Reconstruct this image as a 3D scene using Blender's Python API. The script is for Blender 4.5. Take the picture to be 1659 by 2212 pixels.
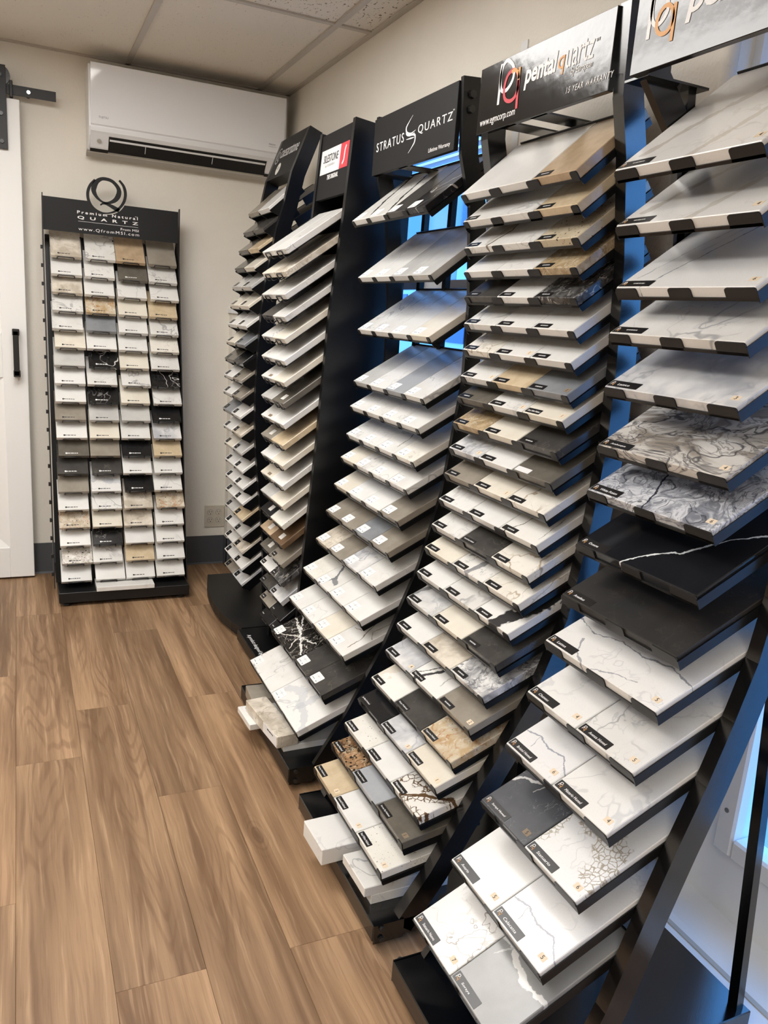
import bpy, bmesh, math, random
from mathutils import Matrix, Vector, Quaternion
random.seed(7)
for o in list(bpy.data.objects): bpy.data.objects.remove(o, do_unlink=True)
S = bpy.context.scene
COL = S.collection
# ------------------------------------------------------------------ camera
W_PX, H_PX, F_PX = 1659.0, 2212.0, 1707.37
YAW, PITCH, ROLL, CAM_H = 0.440285, 0.237634, 0.075079, 1.353
fw = Vector((math.sin(YAW)*math.cos(PITCH), math.cos(YAW)*math.cos(PITCH), -math.sin(PITCH)))
r0 = Vector((math.cos(YAW), -math.sin(YAW), 0)); u0 = r0.cross(fw)
rt = r0*math.cos(ROLL) + u0*math.sin(ROLL); up = u0*math.cos(ROLL) - r0*math.sin(ROLL)
cd = bpy.data.cameras.new('camera'); cam = bpy.data.objects.new('camera', cd); COL.objects.link(cam)
M3 = Matrix((rt, up, -fw)).transposed()
cam.matrix_world = Matrix.Translation((0, 0, CAM_H)) @ M3.to_4x4()
cd.sensor_fit = 'HORIZONTAL'; cd.sensor_width = 36.0; cd.lens = 36.0*F_PX/W_PX; cd.clip_start = 0.02
S.camera = cam
# ------------------------------------------------------------------ sky, exposure
wd = bpy.data.worlds.new('sky'); S.world = wd; wd.use_nodes = True
bg = wd.node_tree.nodes['Background']; bg.inputs[0].default_value = (0.13, 0.42, 1.0, 1); bg.inputs[1].default_value = 5.2
vs = S.view_settings; vs.view_transform = 'Standard'; vs.look = 'None'; vs.gamma = 1.0; vs.use_curve_mapping = False
vs.exposure = 0.06
LAMP = 11.5            # ceiling troffer panels
# ------------------------------------------------------------------ room numbers
XW, YB, ZC = 1.255, 4.11, 2.385       # right wall, back wall, ceiling
XL, YR = -2.9, -3.0                   # left and rear walls
def srgb(r, g, b):
    f = lambda c: (c/255/12.92) if c/255 <= .04045 else ((c/255+.055)/1.055)**2.4
    return (f(r), f(g), f(b), 1)
# ------------------------------------------------------------------ node helper
class NT:
    def __init__(s, name):
        s.m = bpy.data.materials.new(name); s.m.use_nodes = True; s.t = s.m.node_tree; s.n = s.t.nodes; s.l = s.t.links
        s.b = s.n['Principled BSDF']
    def node(s, typ, ins=None, **kw):
        n = s.n.new(typ)
        for k, v in kw.items(): setattr(n, k, v)
        for k, v in (ins or {}).items(): s.put(n.inputs[k], v)
        return n
    def put(s, sock, v):
        if isinstance(v, bpy.types.NodeSocket): s.l.new(v, sock)
        elif isinstance(v, bpy.types.Node): s.l.new(v.outputs[0], sock)
        else:
            try: sock.default_value = v
            except Exception: sock.default_value = v[:3]
    def math(s, op, a, b=0.0, c=0.0, clamp=False):
        n = s.n.new('ShaderNodeMath'); n.operation = op; n.use_clamp = clamp
        s.put(n.inputs[0], a); s.put(n.inputs[1], b); s.put(n.inputs[2], c); return n.outputs[0]
    def vmath(s, op, a, b=(0, 0, 0), scale=None):
        n = s.n.new('ShaderNodeVectorMath'); n.operation = op
        s.put(n.inputs[0], a); s.put(n.inputs[1], b)
        if scale is not None: s.put(n.inputs['Scale'], scale)
        return n.outputs['Value'] if op in ('DOT_PRODUCT', 'LENGTH', 'DISTANCE') else n.outputs[0]
    def mix(s, f, a, b, mode='MIX'):
        n = s.n.new('ShaderNodeMix'); n.data_type = 'RGBA'; n.blend_type = mode
        s.put(n.inputs[0], f); s.put(n.inputs[6], a); s.put(n.inputs[7], b); return n.outputs[2]
    def ramp(s, v, a, b, c=0.0, d=1.0, smooth=True):
        n = s.n.new('ShaderNodeMapRange'); n.clamp = True
        if smooth: n.interpolation_type = 'SMOOTHSTEP'
        s.put(n.inputs[0], v); s.put(n.inputs[1], a); s.put(n.inputs[2], b); s.put(n.inputs[3], c); s.put(n.inputs[4], d); return n.outputs[0]
    def noise(s, vec, scale, detail=3, rough=.55, dist=0.0):
        n = s.n.new('ShaderNodeTexNoise'); s.put(n.inputs['Vector'], vec); n.inputs['Scale'].default_value = scale
        n.inputs['Detail'].default_value = detail; n.inputs['Roughness'].default_value = rough; n.inputs['Distortion'].default_value = dist
        return n
    def bump(s, h, strength, dist=.001):
        n = s.n.new('ShaderNodeBump'); n.inputs['Strength'].default_value = strength; n.inputs['Distance'].default_value = dist
        s.put(n.inputs['Height'], h); s.l.new(n.outputs[0], s.b.inputs['Normal'])
    def coords(s, seed=True):
        tc = s.n.new('ShaderNodeTexCoord').outputs['Object']
        if not seed: return tc
        r = s.n.new('ShaderNodeObjectInfo').outputs['Random']
        return s.vmath('ADD', tc, s.vmath('SCALE', (37.1, 53.7, 21.3), scale=r))
    def out(s, color, rough, spec=.5, metal=0.0):
        s.put(s.b.inputs['Base Color'], color); s.put(s.b.inputs['Roughness'], rough)
        s.b.inputs['Specular IOR Level'].default_value = spec; s.b.inputs['Metallic'].default_value = metal; return s.m
def plain(name, col, rough=.5, spec=.5, metal=0.0):
    t = NT(name); return t.out(col, rough, spec, metal)
def emit(name, col, st):
    t = NT(name); t.out((.8, .8, .8, 1), .5); t.b.inputs['Emission Color'].default_value = col; t.b.inputs['Emission Strength'].default_value = st; return t.m
# ------------------------------------------------------------------ materials: room
def m_wall(name, c, strength=.5, sc=110):
    t = NT(name); v = t.coords(False); n = t.noise(v, sc, 4, .6); n2 = t.noise(v, 9, 2)
    c2 = tuple(x*.94 for x in c[:3])+(1,)
    t.bump(n.outputs[0], strength, .004); return t.out(t.mix(n2.outputs[0], c, c2), .75, .3)
M = {}
M['wall'] = m_wall('cream_paint', srgb(231, 226, 215))
M['wall_door'] = m_wall('white_paint', srgb(225, 222, 214), .15, 60)
def m_tile(name, fiss):
    t = NT(name); v = t.coords(); n = t.noise(v, 260, 2); n2 = t.noise(t.vmath('MULTIPLY', v, (1.0, .45, 1.0)), 95 if fiss else 150, 3, .6)
    f = t.ramp(n2.outputs[0], .60, .66) if fiss else t.ramp(n2.outputs[0], .66, .72)
    c = t.mix(f, srgb(226, 220, 208), srgb(128, 118, 104) if fiss else srgb(172, 164, 152))
    t.bump(t.math('SUBTRACT', n.outputs[0], f), .5, .003); return t.out(c, .9, .2)
M['tile_fissured'] = m_tile('fissured_tile', True); M['tile_fine'] = m_tile('fine_tile', False)
M['grid'] = plain('grid_enamel', srgb(184, 178, 168), .4)
M['baseboard'] = plain('vinyl_base', srgb(72, 74, 78), .55)
M['white_door'] = plain('door_enamel', srgb(232, 232, 230), .4)
M['white_trim'] = plain('white_trim', srgb(225, 226, 226), .45)
M['subfloor'] = plain('subfloor', srgb(40, 30, 24), .9)
def m_wood():
    t = NT('oak_plank'); tc = t.n.new('ShaderNodeTexCoord').outputs['Object']; r = t.n.new('ShaderNodeObjectInfo').outputs['Random']
    v = t.vmath('ADD', tc, t.vmath('SCALE', (31.7, 83.1, 0), scale=r))
    warp = t.noise(t.vmath('MULTIPLY', v, (6, 2.2, 1)), 1.6, 2)
    vw = t.vmath('ADD', v, t.vmath('SCALE', t.vmath('SUBTRACT', warp.outputs[1], (.5, .5, .5)), scale=.02))
    big = t.noise(t.vmath('MULTIPLY', vw, (9, .8, 1)), 1.0, 1.5, .4).outputs[0]
    con = t.ramp(t.math('SINE', t.math('MULTIPLY', big, 120.0)), .1, 1.0)
    cmask = t.ramp(t.noise(t.vmath('MULTIPLY', v, (5, 1.1, 1)), 1.0, 1).outputs[0], .42, .6)
    fib = t.noise(t.vmath('MULTIPLY', vw, (330, 7, 1)), 1.0, 4, .7).outputs[0]
    grain = t.noise(t.vmath('MULTIPLY', vw, (85, 2.4, 1)), 1.0, 3, .6).outputs[0]
    med = t.noise(t.vmath('MULTIPLY', vw, (14, .75, 1)), 1.0, 3, .55).outputs[0]
    strk = t.noise(t.vmath('MULTIPLY', vw, (24, 1.0, 1)), 1.0, 2, .5).outputs[0]
    vo = t.n.new('ShaderNodeTexVoronoi'); vo.inputs['Scale'].default_value = 1.0
    t.put(vo.inputs['Vector'], t.vmath('MULTIPLY', vw, (6.0, 2.0, 1)))
    kd = vo.outputs['Distance']; kn = t.ramp(kd, .03, .10, 1, 0); kr = t.math('MULTIPLY', t.ramp(t.math('SINE', t.math('MULTIPLY', kd, 110.0)), 0, 1), t.ramp(kd, .06, .26, 1, 0))
    kmask = t.ramp(vo.outputs['Color'], .52, .56)
    base = t.mix(t.ramp(med, .30, .70), srgb(116, 89, 64), srgb(168, 136, 104))
    base = t.mix(1.0, base, t.vmath('SCALE', (1, 1, 1), scale=t.math('MULTIPLY_ADD', r, .34, .80)), 'MULTIPLY')
    base = t.mix(t.math('MULTIPLY', t.ramp(strk, .53, .70), .6), base, srgb(96, 70, 49))
    base = t.mix(t.math('MULTIPLY', t.math('MULTIPLY', con, cmask), .42), base, srgb(104, 75, 51))
    base = t.mix(t.math('MULTIPLY', t.ramp(grain, .5, .7), .34), base, srgb(108, 80, 56))
    base = t.mix(t.math('MULTIPLY', t.ramp(grain, .3, .46, 1, 0), .26), base, srgb(208, 176, 140))
    base = t.mix(t.math('MULTIPLY', t.ramp(fib, .52, .7), .30), base, srgb(90, 66, 46))
    base = t.mix(t.math('MULTIPLY', t.math('MULTIPLY', t.math('ADD', kn, t.math('MULTIPLY', kr, .45), clamp=True), kmask), .55), base, srgb(84, 60, 41))
    t.bump(fib, .2, .0008)
    return t.out(base, t.ramp(fib, .3, .7, .44, .58), .35)
M['wood'] = m_wood()
# ------------------------------------------------------------------ materials: metal and plastics
def m_black(name, c, r, sp=.5):
    t = NT(name); v = t.coords(); n = t.noise(v, 420, 2); t.bump(n.outputs[0], .08, .0006); return t.out(c, r, sp)
M['steel'] = m_black('black_powdercoat', srgb(8, 9, 11), .32)
M['steel_gloss'] = m_black('black_gloss', srgb(6, 7, 9), .18, .95)
M['steel_dull'] = m_black('black_dull', srgb(13, 13, 14), .48)
M['tab'] = m_black('tab_black', srgb(20, 19, 19), .42)
M['wire'] = plain('black_wire', srgb(24, 24, 25), .35)
M['chrome'] = plain('zinc', srgb(190, 192, 195), .25, .5, 1.0)
M['bolt'] = plain('bolt_black', srgb(34, 33, 33), .3, .6)
M['rubber'] = plain('rubber', srgb(20, 20, 21), .6)
M['sign_matte'] = plain('sign_matte', srgb(24, 24, 25), .55, .3)
M['sign_gloss'] = None
def m_signgloss():
    t = NT('sign_gloss'); v = t.coords(False); n = t.noise(v, 26, 2); n2 = t.noise(v, 300, 2)
    t.bump(t.math('ADD', n.outputs[0], t.math('MULTIPLY', n2.outputs[0], .06)), .12, .004); return t.out(srgb(22, 22, 24), .14, .6)
M['sign_gloss'] = m_signgloss()
M['ink_white'] = plain('ink_white', srgb(240, 240, 240), .5)
M['ink_grey'] = plain('ink_grey', srgb(120, 124, 130), .6)
M['ink_light'] = plain('ink_light', srgb(196, 196, 196), .5)
M['ink_black'] = plain('ink_black', srgb(24, 24, 26), .6)
M['ink_red'] = plain('ink_red', srgb(204, 58, 72), .5)
M['ink_gold'] = plain('ink_gold', srgb(222, 164, 96), .5)
M['red_panel'] = plain('red_panel', srgb(205, 66, 76), .45)
M['paper'] = plain('label_paper', srgb(226, 226, 226), .5)
M['paper_grey'] = plain('label_paper_grey', srgb(216, 214, 208), .5)
M['tag_black'] = plain('tag_black', srgb(26, 25, 25), .3)
M['tan'] = plain('tan_sticker', srgb(220, 202, 176), .6)
M['brown_sticker'] = plain('brown_sticker', srgb(128, 112, 92), .6)
M['ac_white'] = plain('ac_plastic', srgb(228, 229, 230), .35)
M['ac_gloss'] = plain('ac_gloss', srgb(234, 236, 239), .06, .5)
M['ac_grey'] = plain('ac_grey', srgb(176, 172, 164), .45)
M['ac_dark'] = plain('ac_dark', srgb(14, 14, 15), .4)
M['outlet'] = plain('outlet_plastic', srgb(196, 188, 172), .4)
def m_film():
    t = NT('translucent_film'); tl_ = t.node('ShaderNodeBsdfTranslucent'); tl_.inputs[0].default_value = (.8, .86, .92, 1)
    mx = t.node('ShaderNodeMixShader'); mx.inputs[0].default_value = .75; t.put(t.b.inputs['Base Color'], (.75, .8, .86, 1)); t.put(t.b.inputs['Roughness'], .6)
    t.l.new(t.b.outputs[0], mx.inputs[1]); t.l.new(tl_.outputs[0], mx.inputs[2]); t.l.new(mx.outputs[0], t.n['Material Output'].inputs[0]); return t.m
M['frost'] = m_film()
M['lamp_on'] = emit('lamp_diffuser', (1.0, .972, .94, 1), LAMP)
def m_glass():
    t = NT('clear_glass'); tr = t.node('ShaderNodeBsdfTransparent'); tr.inputs[0].default_value = (.93, .97, 1, 1)
    gl = t.node('ShaderNodeBsdfGlossy'); gl.inputs['Roughness'].default_value = .02
    lw = t.node('ShaderNodeLayerWeight'); lw.inputs[0].default_value = .5; fac = t.math('MULTIPLY_ADD', t.math('POWER', lw.outputs['Facing'], 5.0), .9, .04)
    mx = t.node('ShaderNodeMixShader'); t.l.new(fac, mx.inputs[0]); t.l.new(tr.outputs[0], mx.inputs[1]); t.l.new(gl.outputs[0], mx.inputs[2])
    t.l.new(mx.outputs[0], t.n['Material Output'].inputs[0]); return t.m
M['glass'] = m_glass()
M['asphalt'] = plain('asphalt', srgb(168, 170, 172), .9)
M['stucco'] = plain('stucco', srgb(214, 216, 220), .8)
M['far_glass'] = plain('far_glass', srgb(70, 90, 120), .1)
M['blind'] = plain('blind_white', srgb(226, 228, 232), .5)
# ------------------------------------------------------------------ materials: stone samples
STONE = {}
def stone(code, desc, c1, c2, rough=.2, msc=9, veins=(), specks=(), lines=(), warp=.02, jit=.014, cells=None, aniso=None, wsc=14, spec=.42, masked=True):
    """veins: (color, scale, halfwidth, strength); specks: (color, scale, size, share); lines: (color, halfwidth, strength, [(a,depth)...], slabwidth)"""
    t = NT('stone_'+code); v = t.coords(); raw = t.n.new('ShaderNodeTexCoord').outputs['Object']
    v = t.vmath('MULTIPLY', v, aniso) if aniso else v; wn = t.noise(v, wsc, 2); vw = t.vmath('ADD', v, t.vmath('SCALE', t.vmath('SUBTRACT', wn.outputs[1], (.5, .5, .5)), scale=warp))
    col = t.mix(t.ramp(t.noise(vw, msc, 3, .6).outputs[0], .32, .68), c1, c2)
    fine = t.noise(v, 420, 2).outputs[0]
    col = t.mix(t.math('MULTIPLY', t.ramp(fine, .5, .75), .12), col, tuple(x*.55 for x in c1[:3])+(1,))
    for i, (c, sc, w, st) in enumerate(veins):
        o = t.vmath('ADD', vw, (11.3*i+3, 7.7*i, 5.1))
        n = t.noise(o, sc, 3, .55, .4).outputs[0]
        d = t.math('ABSOLUTE', t.math('SUBTRACT', n, .5)); k = t.ramp(d, w*.15, w, 1, 0)
        msk = t.ramp(t.noise(o, sc*.8, 2).outputs[0], .42, .62)
        col = t.mix(t.math('MULTIPLY', t.math('MULTIPLY', k, msk) if masked else k, st), col, c)
    for c, sc, sz, share in specks:
        vo = t.n.new('ShaderNodeTexVoronoi'); vo.inputs['Scale'].default_value = sc; t.put(vo.inputs['Vector'], vw)
        k = t.math('MULTIPLY', t.ramp(vo.outputs['Distance'], sz*.6, sz, 1, 0), t.ramp(vo.outputs['Color'], 1-share, 1-share+.02))
        col = t.mix(k, col, c)
    if lines:
        jn = t.noise(raw, 45, 4, .65); p = t.vmath('ADD', raw, t.vmath('SCALE', t.vmath('SUBTRACT', jn.outputs[1], (.5, .5, .5)), scale=jit))
        p = t.vmath('MULTIPLY', p, (1, 1, 0))
        for c, hw, st, pts, sw in lines:
            best = None
            P = [(dp, sw/2-a*sw, 0) for a, dp in pts]
            for A, B in zip(P[:-1], P[1:]):
                ba = [B[i]-A[i] for i in range(3)]; L2 = sum(q*q for q in ba) or 1e-9
                pa = t.vmath('SUBTRACT', p, A)
                h = t.math('MULTIPLY', t.vmath('DOT_PRODUCT', pa, ba), 1.0/L2, clamp=True)
                d = t.vmath('LENGTH', t.vmath('SUBTRACT', pa, t.vmath('SCALE', ba, scale=h)))
                best = d if best is None else t.math('MINIMUM', best, d)
            wv = t.math('MULTIPLY', t.ramp(t.noise(raw, 30, 2).outputs[0], .3, .7, .5, 1.5), hw)
            k = t.math('MULTIPLY', t.ramp(t.math('DIVIDE', best, wv), .75, 1.05, 1, 0), st)
            if c == 'CELLS':
                vo = t.n.new('ShaderNodeTexVoronoi'); vo.feature = 'DISTANCE_TO_EDGE'; vo.inputs['Scale'].default_value = cells[1]; t.put(vo.inputs['Vector'], t.vmath('MULTIPLY', p, (1, 1, 0)))
                k = t.math('MULTIPLY', k, t.ramp(vo.outputs['Distance'], .03, .10, 1, 0)); col = t.mix(k, col, cells[0])
            else: col = t.mix(k, col, c)
    t.out(col, rough, spec); STONE[code] = (t.m, desc); return t.m
g = srgb
WH, WH2 = g(224, 223, 219), g(214, 212, 207)
stone('W', 'plain white', g(226, 225, 222), g(219, 218, 214))
stone('C', 'plain cream', g(226, 220, 206), g(216, 209, 194))
stone('B', 'sandy beige', g(208, 190, 160), g(196, 176, 145), msc=30)
stone('A', 'tan', g(186, 163, 134), g(172, 150, 122), msc=30)
stone('L', 'pale grey', g(196, 195, 191), g(184, 183, 180), msc=12)
stone('M', 'mid grey', g(140, 143, 146), g(128, 131, 135), msc=14)
stone('O', 'smooth light grey', g(168, 171, 174), g(162, 165, 169), msc=14)
stone('T', 'taupe', g(150, 143, 131), g(138, 130, 118), msc=14)
stone('Y', 'dark taupe', g(104, 99, 90), g(96, 91, 83), msc=25)
stone('D', 'charcoal', g(74, 72, 69), g(62, 60, 58), msc=12, veins=((g(112, 106, 96), 14, .012, .35),))
stone('K', 'solid black', g(30, 30, 31), g(24, 24, 26), msc=12)
stone('N', 'brown', g(116, 92, 68), g(100, 78, 57), msc=14)
stone('V', 'white grey-veined', WH, WH2, veins=((g(150, 150, 152), 7, .018, .75), (g(176, 176, 178), 15, .014, .5)))
stone('F', 'white faintly veined', WH, g(226, 224, 220), veins=((g(188, 188, 188), 9, .02, .55),))
stone('G', 'white gold-veined', g(232, 228, 219), g(222, 217, 206), veins=((g(150, 128, 98), 8, .016, .75), (g(160, 150, 136), 15, .012, .5)))
stone('I', 'grey-clouded white', g(222, 221, 219), g(176, 178, 182), msc=10, veins=((g(136, 140, 148), 9, .03, .5),), warp=.05)
stone('S', 'swirling grey and white', g(226, 225, 222), g(150, 150, 152), msc=26, veins=((g(84, 86, 92), 24, .04, .75), (g(110, 112, 118), 48, .05, .6)), warp=.06)
stone('E', 'cream swirled', g(222, 214, 200), g(182, 172, 156), msc=16, veins=((g(150, 138, 120), 18, .03, .5),), warp=.05)
stone('H', 'black and white flecked', g(52, 51, 50), g(96, 95, 94), msc=40, veins=((g(214, 210, 204), 42, .05, .8), (g(20, 20, 22), 60, .06, .7)), warp=.06)
stone('R', 'tan flecked', g(190, 170, 138), g(160, 138, 104), msc=40, veins=((g(206, 196, 176), 40, .05, .7), (g(120, 96, 66), 48, .03, .6)), warp=.03)
stone('J', 'beige granite-look', g(206, 196, 176), g(184, 158, 120), msc=26, veins=((g(166, 112, 66), 24, .035, .8), (g(226, 220, 208), 36, .05, .6)), specks=((g(92, 76, 60), 140, .24, .2),), warp=.03)
stone('Q', 'brown and black granite-look', g(178, 142, 106), g(112, 84, 58), msc=30, veins=((g(26, 22, 20), 38, .075, .95), (g(206, 192, 166), 55, .05, .7)), specks=((g(26, 23, 22), 95, .38, .45),), warp=.03)
stone('P', 'white speckled', g(228, 226, 219), g(220, 217, 208), specks=((g(128, 120, 108), 120, .22, .28), (g(172, 166, 156), 200, .26, .3)))
stone('U', 'beige dark-speckled', g(208, 196, 172), g(192, 178, 152), specks=((g(58, 50, 42), 110, .3, .3), (g(122, 108, 90), 180, .3, .35)), msc=26)
stone('r', 'white black-flecked granite-look', g(214, 210, 202), g(176, 168, 156), msc=40, veins=((g(120, 112, 102), 46, .04, .6),), specks=((g(36, 33, 31), 85, .34, .28), (g(92, 84, 74), 150, .3, .3)), warp=.03)
stone('s', 'cream granite-look orange-flecked', g(206, 196, 178), g(170, 152, 126), msc=36, veins=((g(196, 134, 78), 26, .03, .75), (g(226, 220, 210), 44, .05, .6)), specks=((g(64, 56, 48), 110, .3, .25),), warp=.03)
stone('X', 'black white-veined', g(26, 26, 27), g(36, 35, 35), veins=((g(214, 212, 208), 6, .009, .95), (g(150, 148, 144), 16, .006, .6)))
stone('Z', 'black finely speckled', g(24, 24, 25), g(30, 30, 31), specks=((g(230, 230, 230), 60, .12, .08),))
stone('1', 'white with bold charcoal vein', WH, WH2, lines=((g(56, 55, 54), .006, 1, [(.95, .02), (.6, .1), (.5, .16), (.2, .26)], .13),), veins=((g(150, 150, 152), 9, .014, .5),))
stone('2', 'black white-branched', jit=.034, c1=g(26, 24, 23), c2=g(38, 35, 33), masked=False, veins=((g(176, 172, 164), 20, .012, .8), (g(120, 116, 110), 34, .014, .6)), lines=((g(226, 224, 220), .0035, .95, [(0, .13), (.3, .09), (.563, .064), (.97, .027)], .26), (g(222, 220, 214), .003, .9, [(.02, .095), (.3, .08), (.563, .064), (.906, .087)], .26), (g(210, 206, 198), .004, .8, [(.1, .01), (.246, .018), (.45, .05), (.563, .064)], .26), (g(220, 216, 210), .0025, .9, [(.563, .064), (.6, .03), (.7, .01)], .26), (g(190, 186, 178), .0012, .8, [(.1, .03), (.2, .06), (.35, .05), (.45, .09), (.5, .13)], .26), (g(200, 196, 190), .001, .8, [(.15, .0), (.3, .03), (.42, .02), (.6, .05)], .26), (g(200, 196, 190), .001, .8, [(.6, .07), (.75, .05), (.85, .06), (.95, .04)], .26)))
stone('3', 'white slate-branched', WH, WH2, lines=((g(112, 114, 118), .0055, .95, [(.25, .0), (.51, .048), (.3, .085), (.02, .112)], .13), (g(120, 122, 126), .008, .9, [(.51, .048), (.8, .035)], .13)))
stone('4', 'white with wide charcoal band', g(226, 225, 221), g(228, 226, 221), lines=((g(58, 57, 57), .022, 1, [(.5, -.01), (.73, .057), (.87, .123), (.95, .22)], .149),))
stone('5', 'white brown-honeycombed', g(225, 222, 215), g(224, 221, 215), cells=(g(92, 70, 48), 75), lines=(('CELLS', .016, 1, [(0, .02), (.157, .05), (.503, .066)], .149), (g(96, 74, 52), .0045, 1, [(.36, 0), (.6, .045), (1.05, .1)], .149), ('CELLS', .018, 1, [(.82, .0), (1.05, .02)], .149), ('CELLS', .010, 1, [(.4, .0), (1.0, .09)], .149)))
stone('6', 'white black-streaked', g(226, 225, 221), g(229, 227, 222), lines=((g(48, 46, 44), .0022, 1, [(.05, .01), (.2, .04), (.34, .07), (.4, .12)], .149), (g(74, 73, 72), .0055, 1, [(.2, .0), (.3, .03), (.47, .074), (.55, .14)], .149), (g(160, 158, 154), .0014, .8, [(.75, .03), (.7, .06), (.85, .1)], .149)))
stone('7', 'black with single white crack', g(24, 25, 28), g(30, 31, 34), lines=((g(222, 222, 222), .0022, 1, [(.39, -.01), (.47, .03), (.61, .07), (.65, .072), (.81, .15), (1.02, .2)], .305), (g(190, 190, 192), .001, .8, [(0, .2), (.2, .24), (.5, .26)], .305)), rough=.1)
stone('8', 'grey with wandering white vein', g(150, 150, 149), g(138, 138, 137), lines=((g(214, 213, 210), .006, .9, [(0, .125), (.2, .13), (.35, .115), (.65, .103), (1.05, .11)], .152), (g(190, 190, 188), .002, .8, [(.2, .13), (.1, .09)], .152)))
stone('9', 'slate-grey white-cracked', g(84, 86, 90), g(74, 76, 80), veins=((g(150, 150, 150), 24, .006, .6),), lines=((g(206, 205, 202), .0042, .95, [(0, .08), (.1, .1), (.25, .105), (.45, .13)], .152), (g(180, 180, 178), .0014, .8, [(.45, .125), (.4, .09)], .152)))
stone('a', 'white gold-honeycombed', g(222, 222, 220), g(224, 224, 223), cells=(g(158, 148, 130), 95), veins=((g(190, 190, 190), 9, .012, .5),), lines=(('CELLS', .03, .9, [(.3, .13), (.5, .14), (.77, .11), (.95, .05)], .152), ('CELLS', .012, .8, [(0, .1), (.05, .04)], .152)))
stone('b', 'white with one long grey crack', g(222, 221, 218), g(224, 222, 218), veins=((g(190, 190, 190), 10, .012, .5),), lines=((g(132, 134, 140), .0016, .9, [(0, .09), (.2, .075), (.4, .09), (.6, .084), (.8, .095), (1.02, .08)], .305), (g(140, 140, 146), .002, .8, [(.18, .05), (.26, .015), (.4, -.005)], .305), (g(140, 142, 148), .0014, .8, [(.45, .0), (.6, .02), (.75, .03)], .305)))
stone('c', 'brown-grey swirled', masked=False, c1=g(216, 213, 207), c2=g(170, 163, 154), msc=10, aniso=(.75, .38, 1), wsc=9, warp=.16, veins=((g(132, 122, 110), 12, .07, .8), (g(66, 66, 70), 20, .022, .85), (g(120, 116, 112), 30, .03, .7), (g(92, 90, 90), 44, .03, .6)))
stone('d', 'blue-grey swirled', masked=False, c1=g(212, 213, 216), c2=g(172, 175, 182), msc=14, aniso=(.85, .6, 1), wsc=12, warp=.13, veins=((g(96, 99, 108), 17, .05, .8), (g(52, 55, 64), 27, .02, .8), (g(120, 122, 130), 42, .04, .6), (g(150, 152, 158), 60, .05, .6)), lines=((g(36, 40, 54), .0028, .95, [(.28, .2), (.32, .12), (.45, .04), (.48, .0)], .305),))
stone('e', 'black leathered', g(32, 31, 30), g(42, 39, 36), msc=10, veins=((g(80, 74, 66), 40, .02, .35),), rough=.42)
stone('f', 'white with tan stripe', g(222, 221, 218), g(224, 222, 217), lines=((g(186, 178, 166), .010, .7, [(.1, .04), (.3, .14), (.6, .24), (.8, .32)], .305), (g(190, 182, 168), .008, .6, [(.55, .0), (.75, .12), (.95, .2)], .305)), veins=((g(196, 192, 184), 9, .02, .5),))
stone('h', 'white diagonal-lined', g(222, 221, 218), g(224, 223, 220), lines=((g(120, 124, 130), .0016, .8, [(.2, .0), (.35, .1), (.5, .2), (.62, .31)], .305), (g(140, 142, 148), .0014, .7, [(.08, .03), (.2, .12), (.4, .24)], .305), (g(150, 152, 156), .001, .7, [(.3, .12), (.55, .3)], .305)))
stone('i', 'white brown-branched', g(222, 221, 218), g(226, 224, 220), veins=((g(128, 118, 104), 13, .012, .85), (g(160, 156, 148), 8, .012, .6)))
stone('j', 'white lightning-veined', g(222, 222, 220), g(224, 223, 222), lines=((g(150, 152, 162), .0016, .9, [(.02, .05), (.25, .06), (.5, .05), (.75, .06), (1.02, .03)], .152), (g(150, 150, 156), .001, .8, [(.25, .06), (.3, .03)], .152)), veins=((g(196, 196, 198), 9, .01, .5),))
stone('k', 'white with dark crack', g(225, 223, 218), g(226, 224, 218), lines=((g(96, 86, 74), .0016, .95, [(.15, .0), (.3, .04), (.35, .09), (.3, .14)], .149), (g(120, 110, 98), .0012, .8, [(.9, .02), (.85, .1)], .149)))
stone('l', 'white with grey banding', g(230, 228, 223), g(222, 220, 214), lines=((g(112, 113, 118), .009, .8, [(.45, .0), (.6, .06), (.75, .13)], .149), (g(120, 122, 126), .005, .7, [(.1, .05), (.5, .1)], .149)), veins=((g(120, 122, 126), 26, .02, .5),))
stone('m', 'grey-clouded with slate stripe', g(214, 213, 210), g(176, 178, 180), msc=14, warp=.05, lines=((g(112, 113, 113), .010, .9, [(.0, .02), (.12, .06), (.3, .12), (.4, .2)], .149),), veins=((g(140, 142, 146), 14, .03, .4),))
stone('n', 'half beige half white', g(226, 224, 218), g(230, 228, 222), lines=((g(214, 206, 192), .045, .85, [(.0, .05), (.1, .14), (.2, .2)], .149),))
stone('o', 'white bold-veined', WH, WH2, lines=((g(112, 102, 92), .004, .9, [(.35, .0), (.45, .06), (.4, .12), (.55, .2)], .2975), (g(170, 164, 154), .013, .6, [(.3, .02), (.4, .08), (.38, .2)], .2975)), veins=((g(160, 158, 154), 10, .014, .5),))
stone('p', 'white big-grey-clouded', g(223, 222, 219), g(226, 225, 222), lines=((g(182, 185, 191), .018, .5, [(.1, .06), (.3, .09), (.55, .06), (.6, .16)], .26), (g(178, 182, 189), .012, .5, [(.55, .06), (.75, .05), (1, .02)], .26)), veins=((g(160, 164, 172), 8, .02, .5),), warp=.05)
stone('q', 'white brown-cracked', WH, WH2, lines=((g(120, 104, 84), .0016, .9, [(.75, .03), (.7, .08), (.55, .11), (.45, .14)], .13), (g(120, 104, 84), .0014, .8, [(.1, .09), (.4, .1)], .13), (g(130, 116, 96), .0014, .8, [(.95, .1), (.7, .12), (.75, .2)], .13)))
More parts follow.
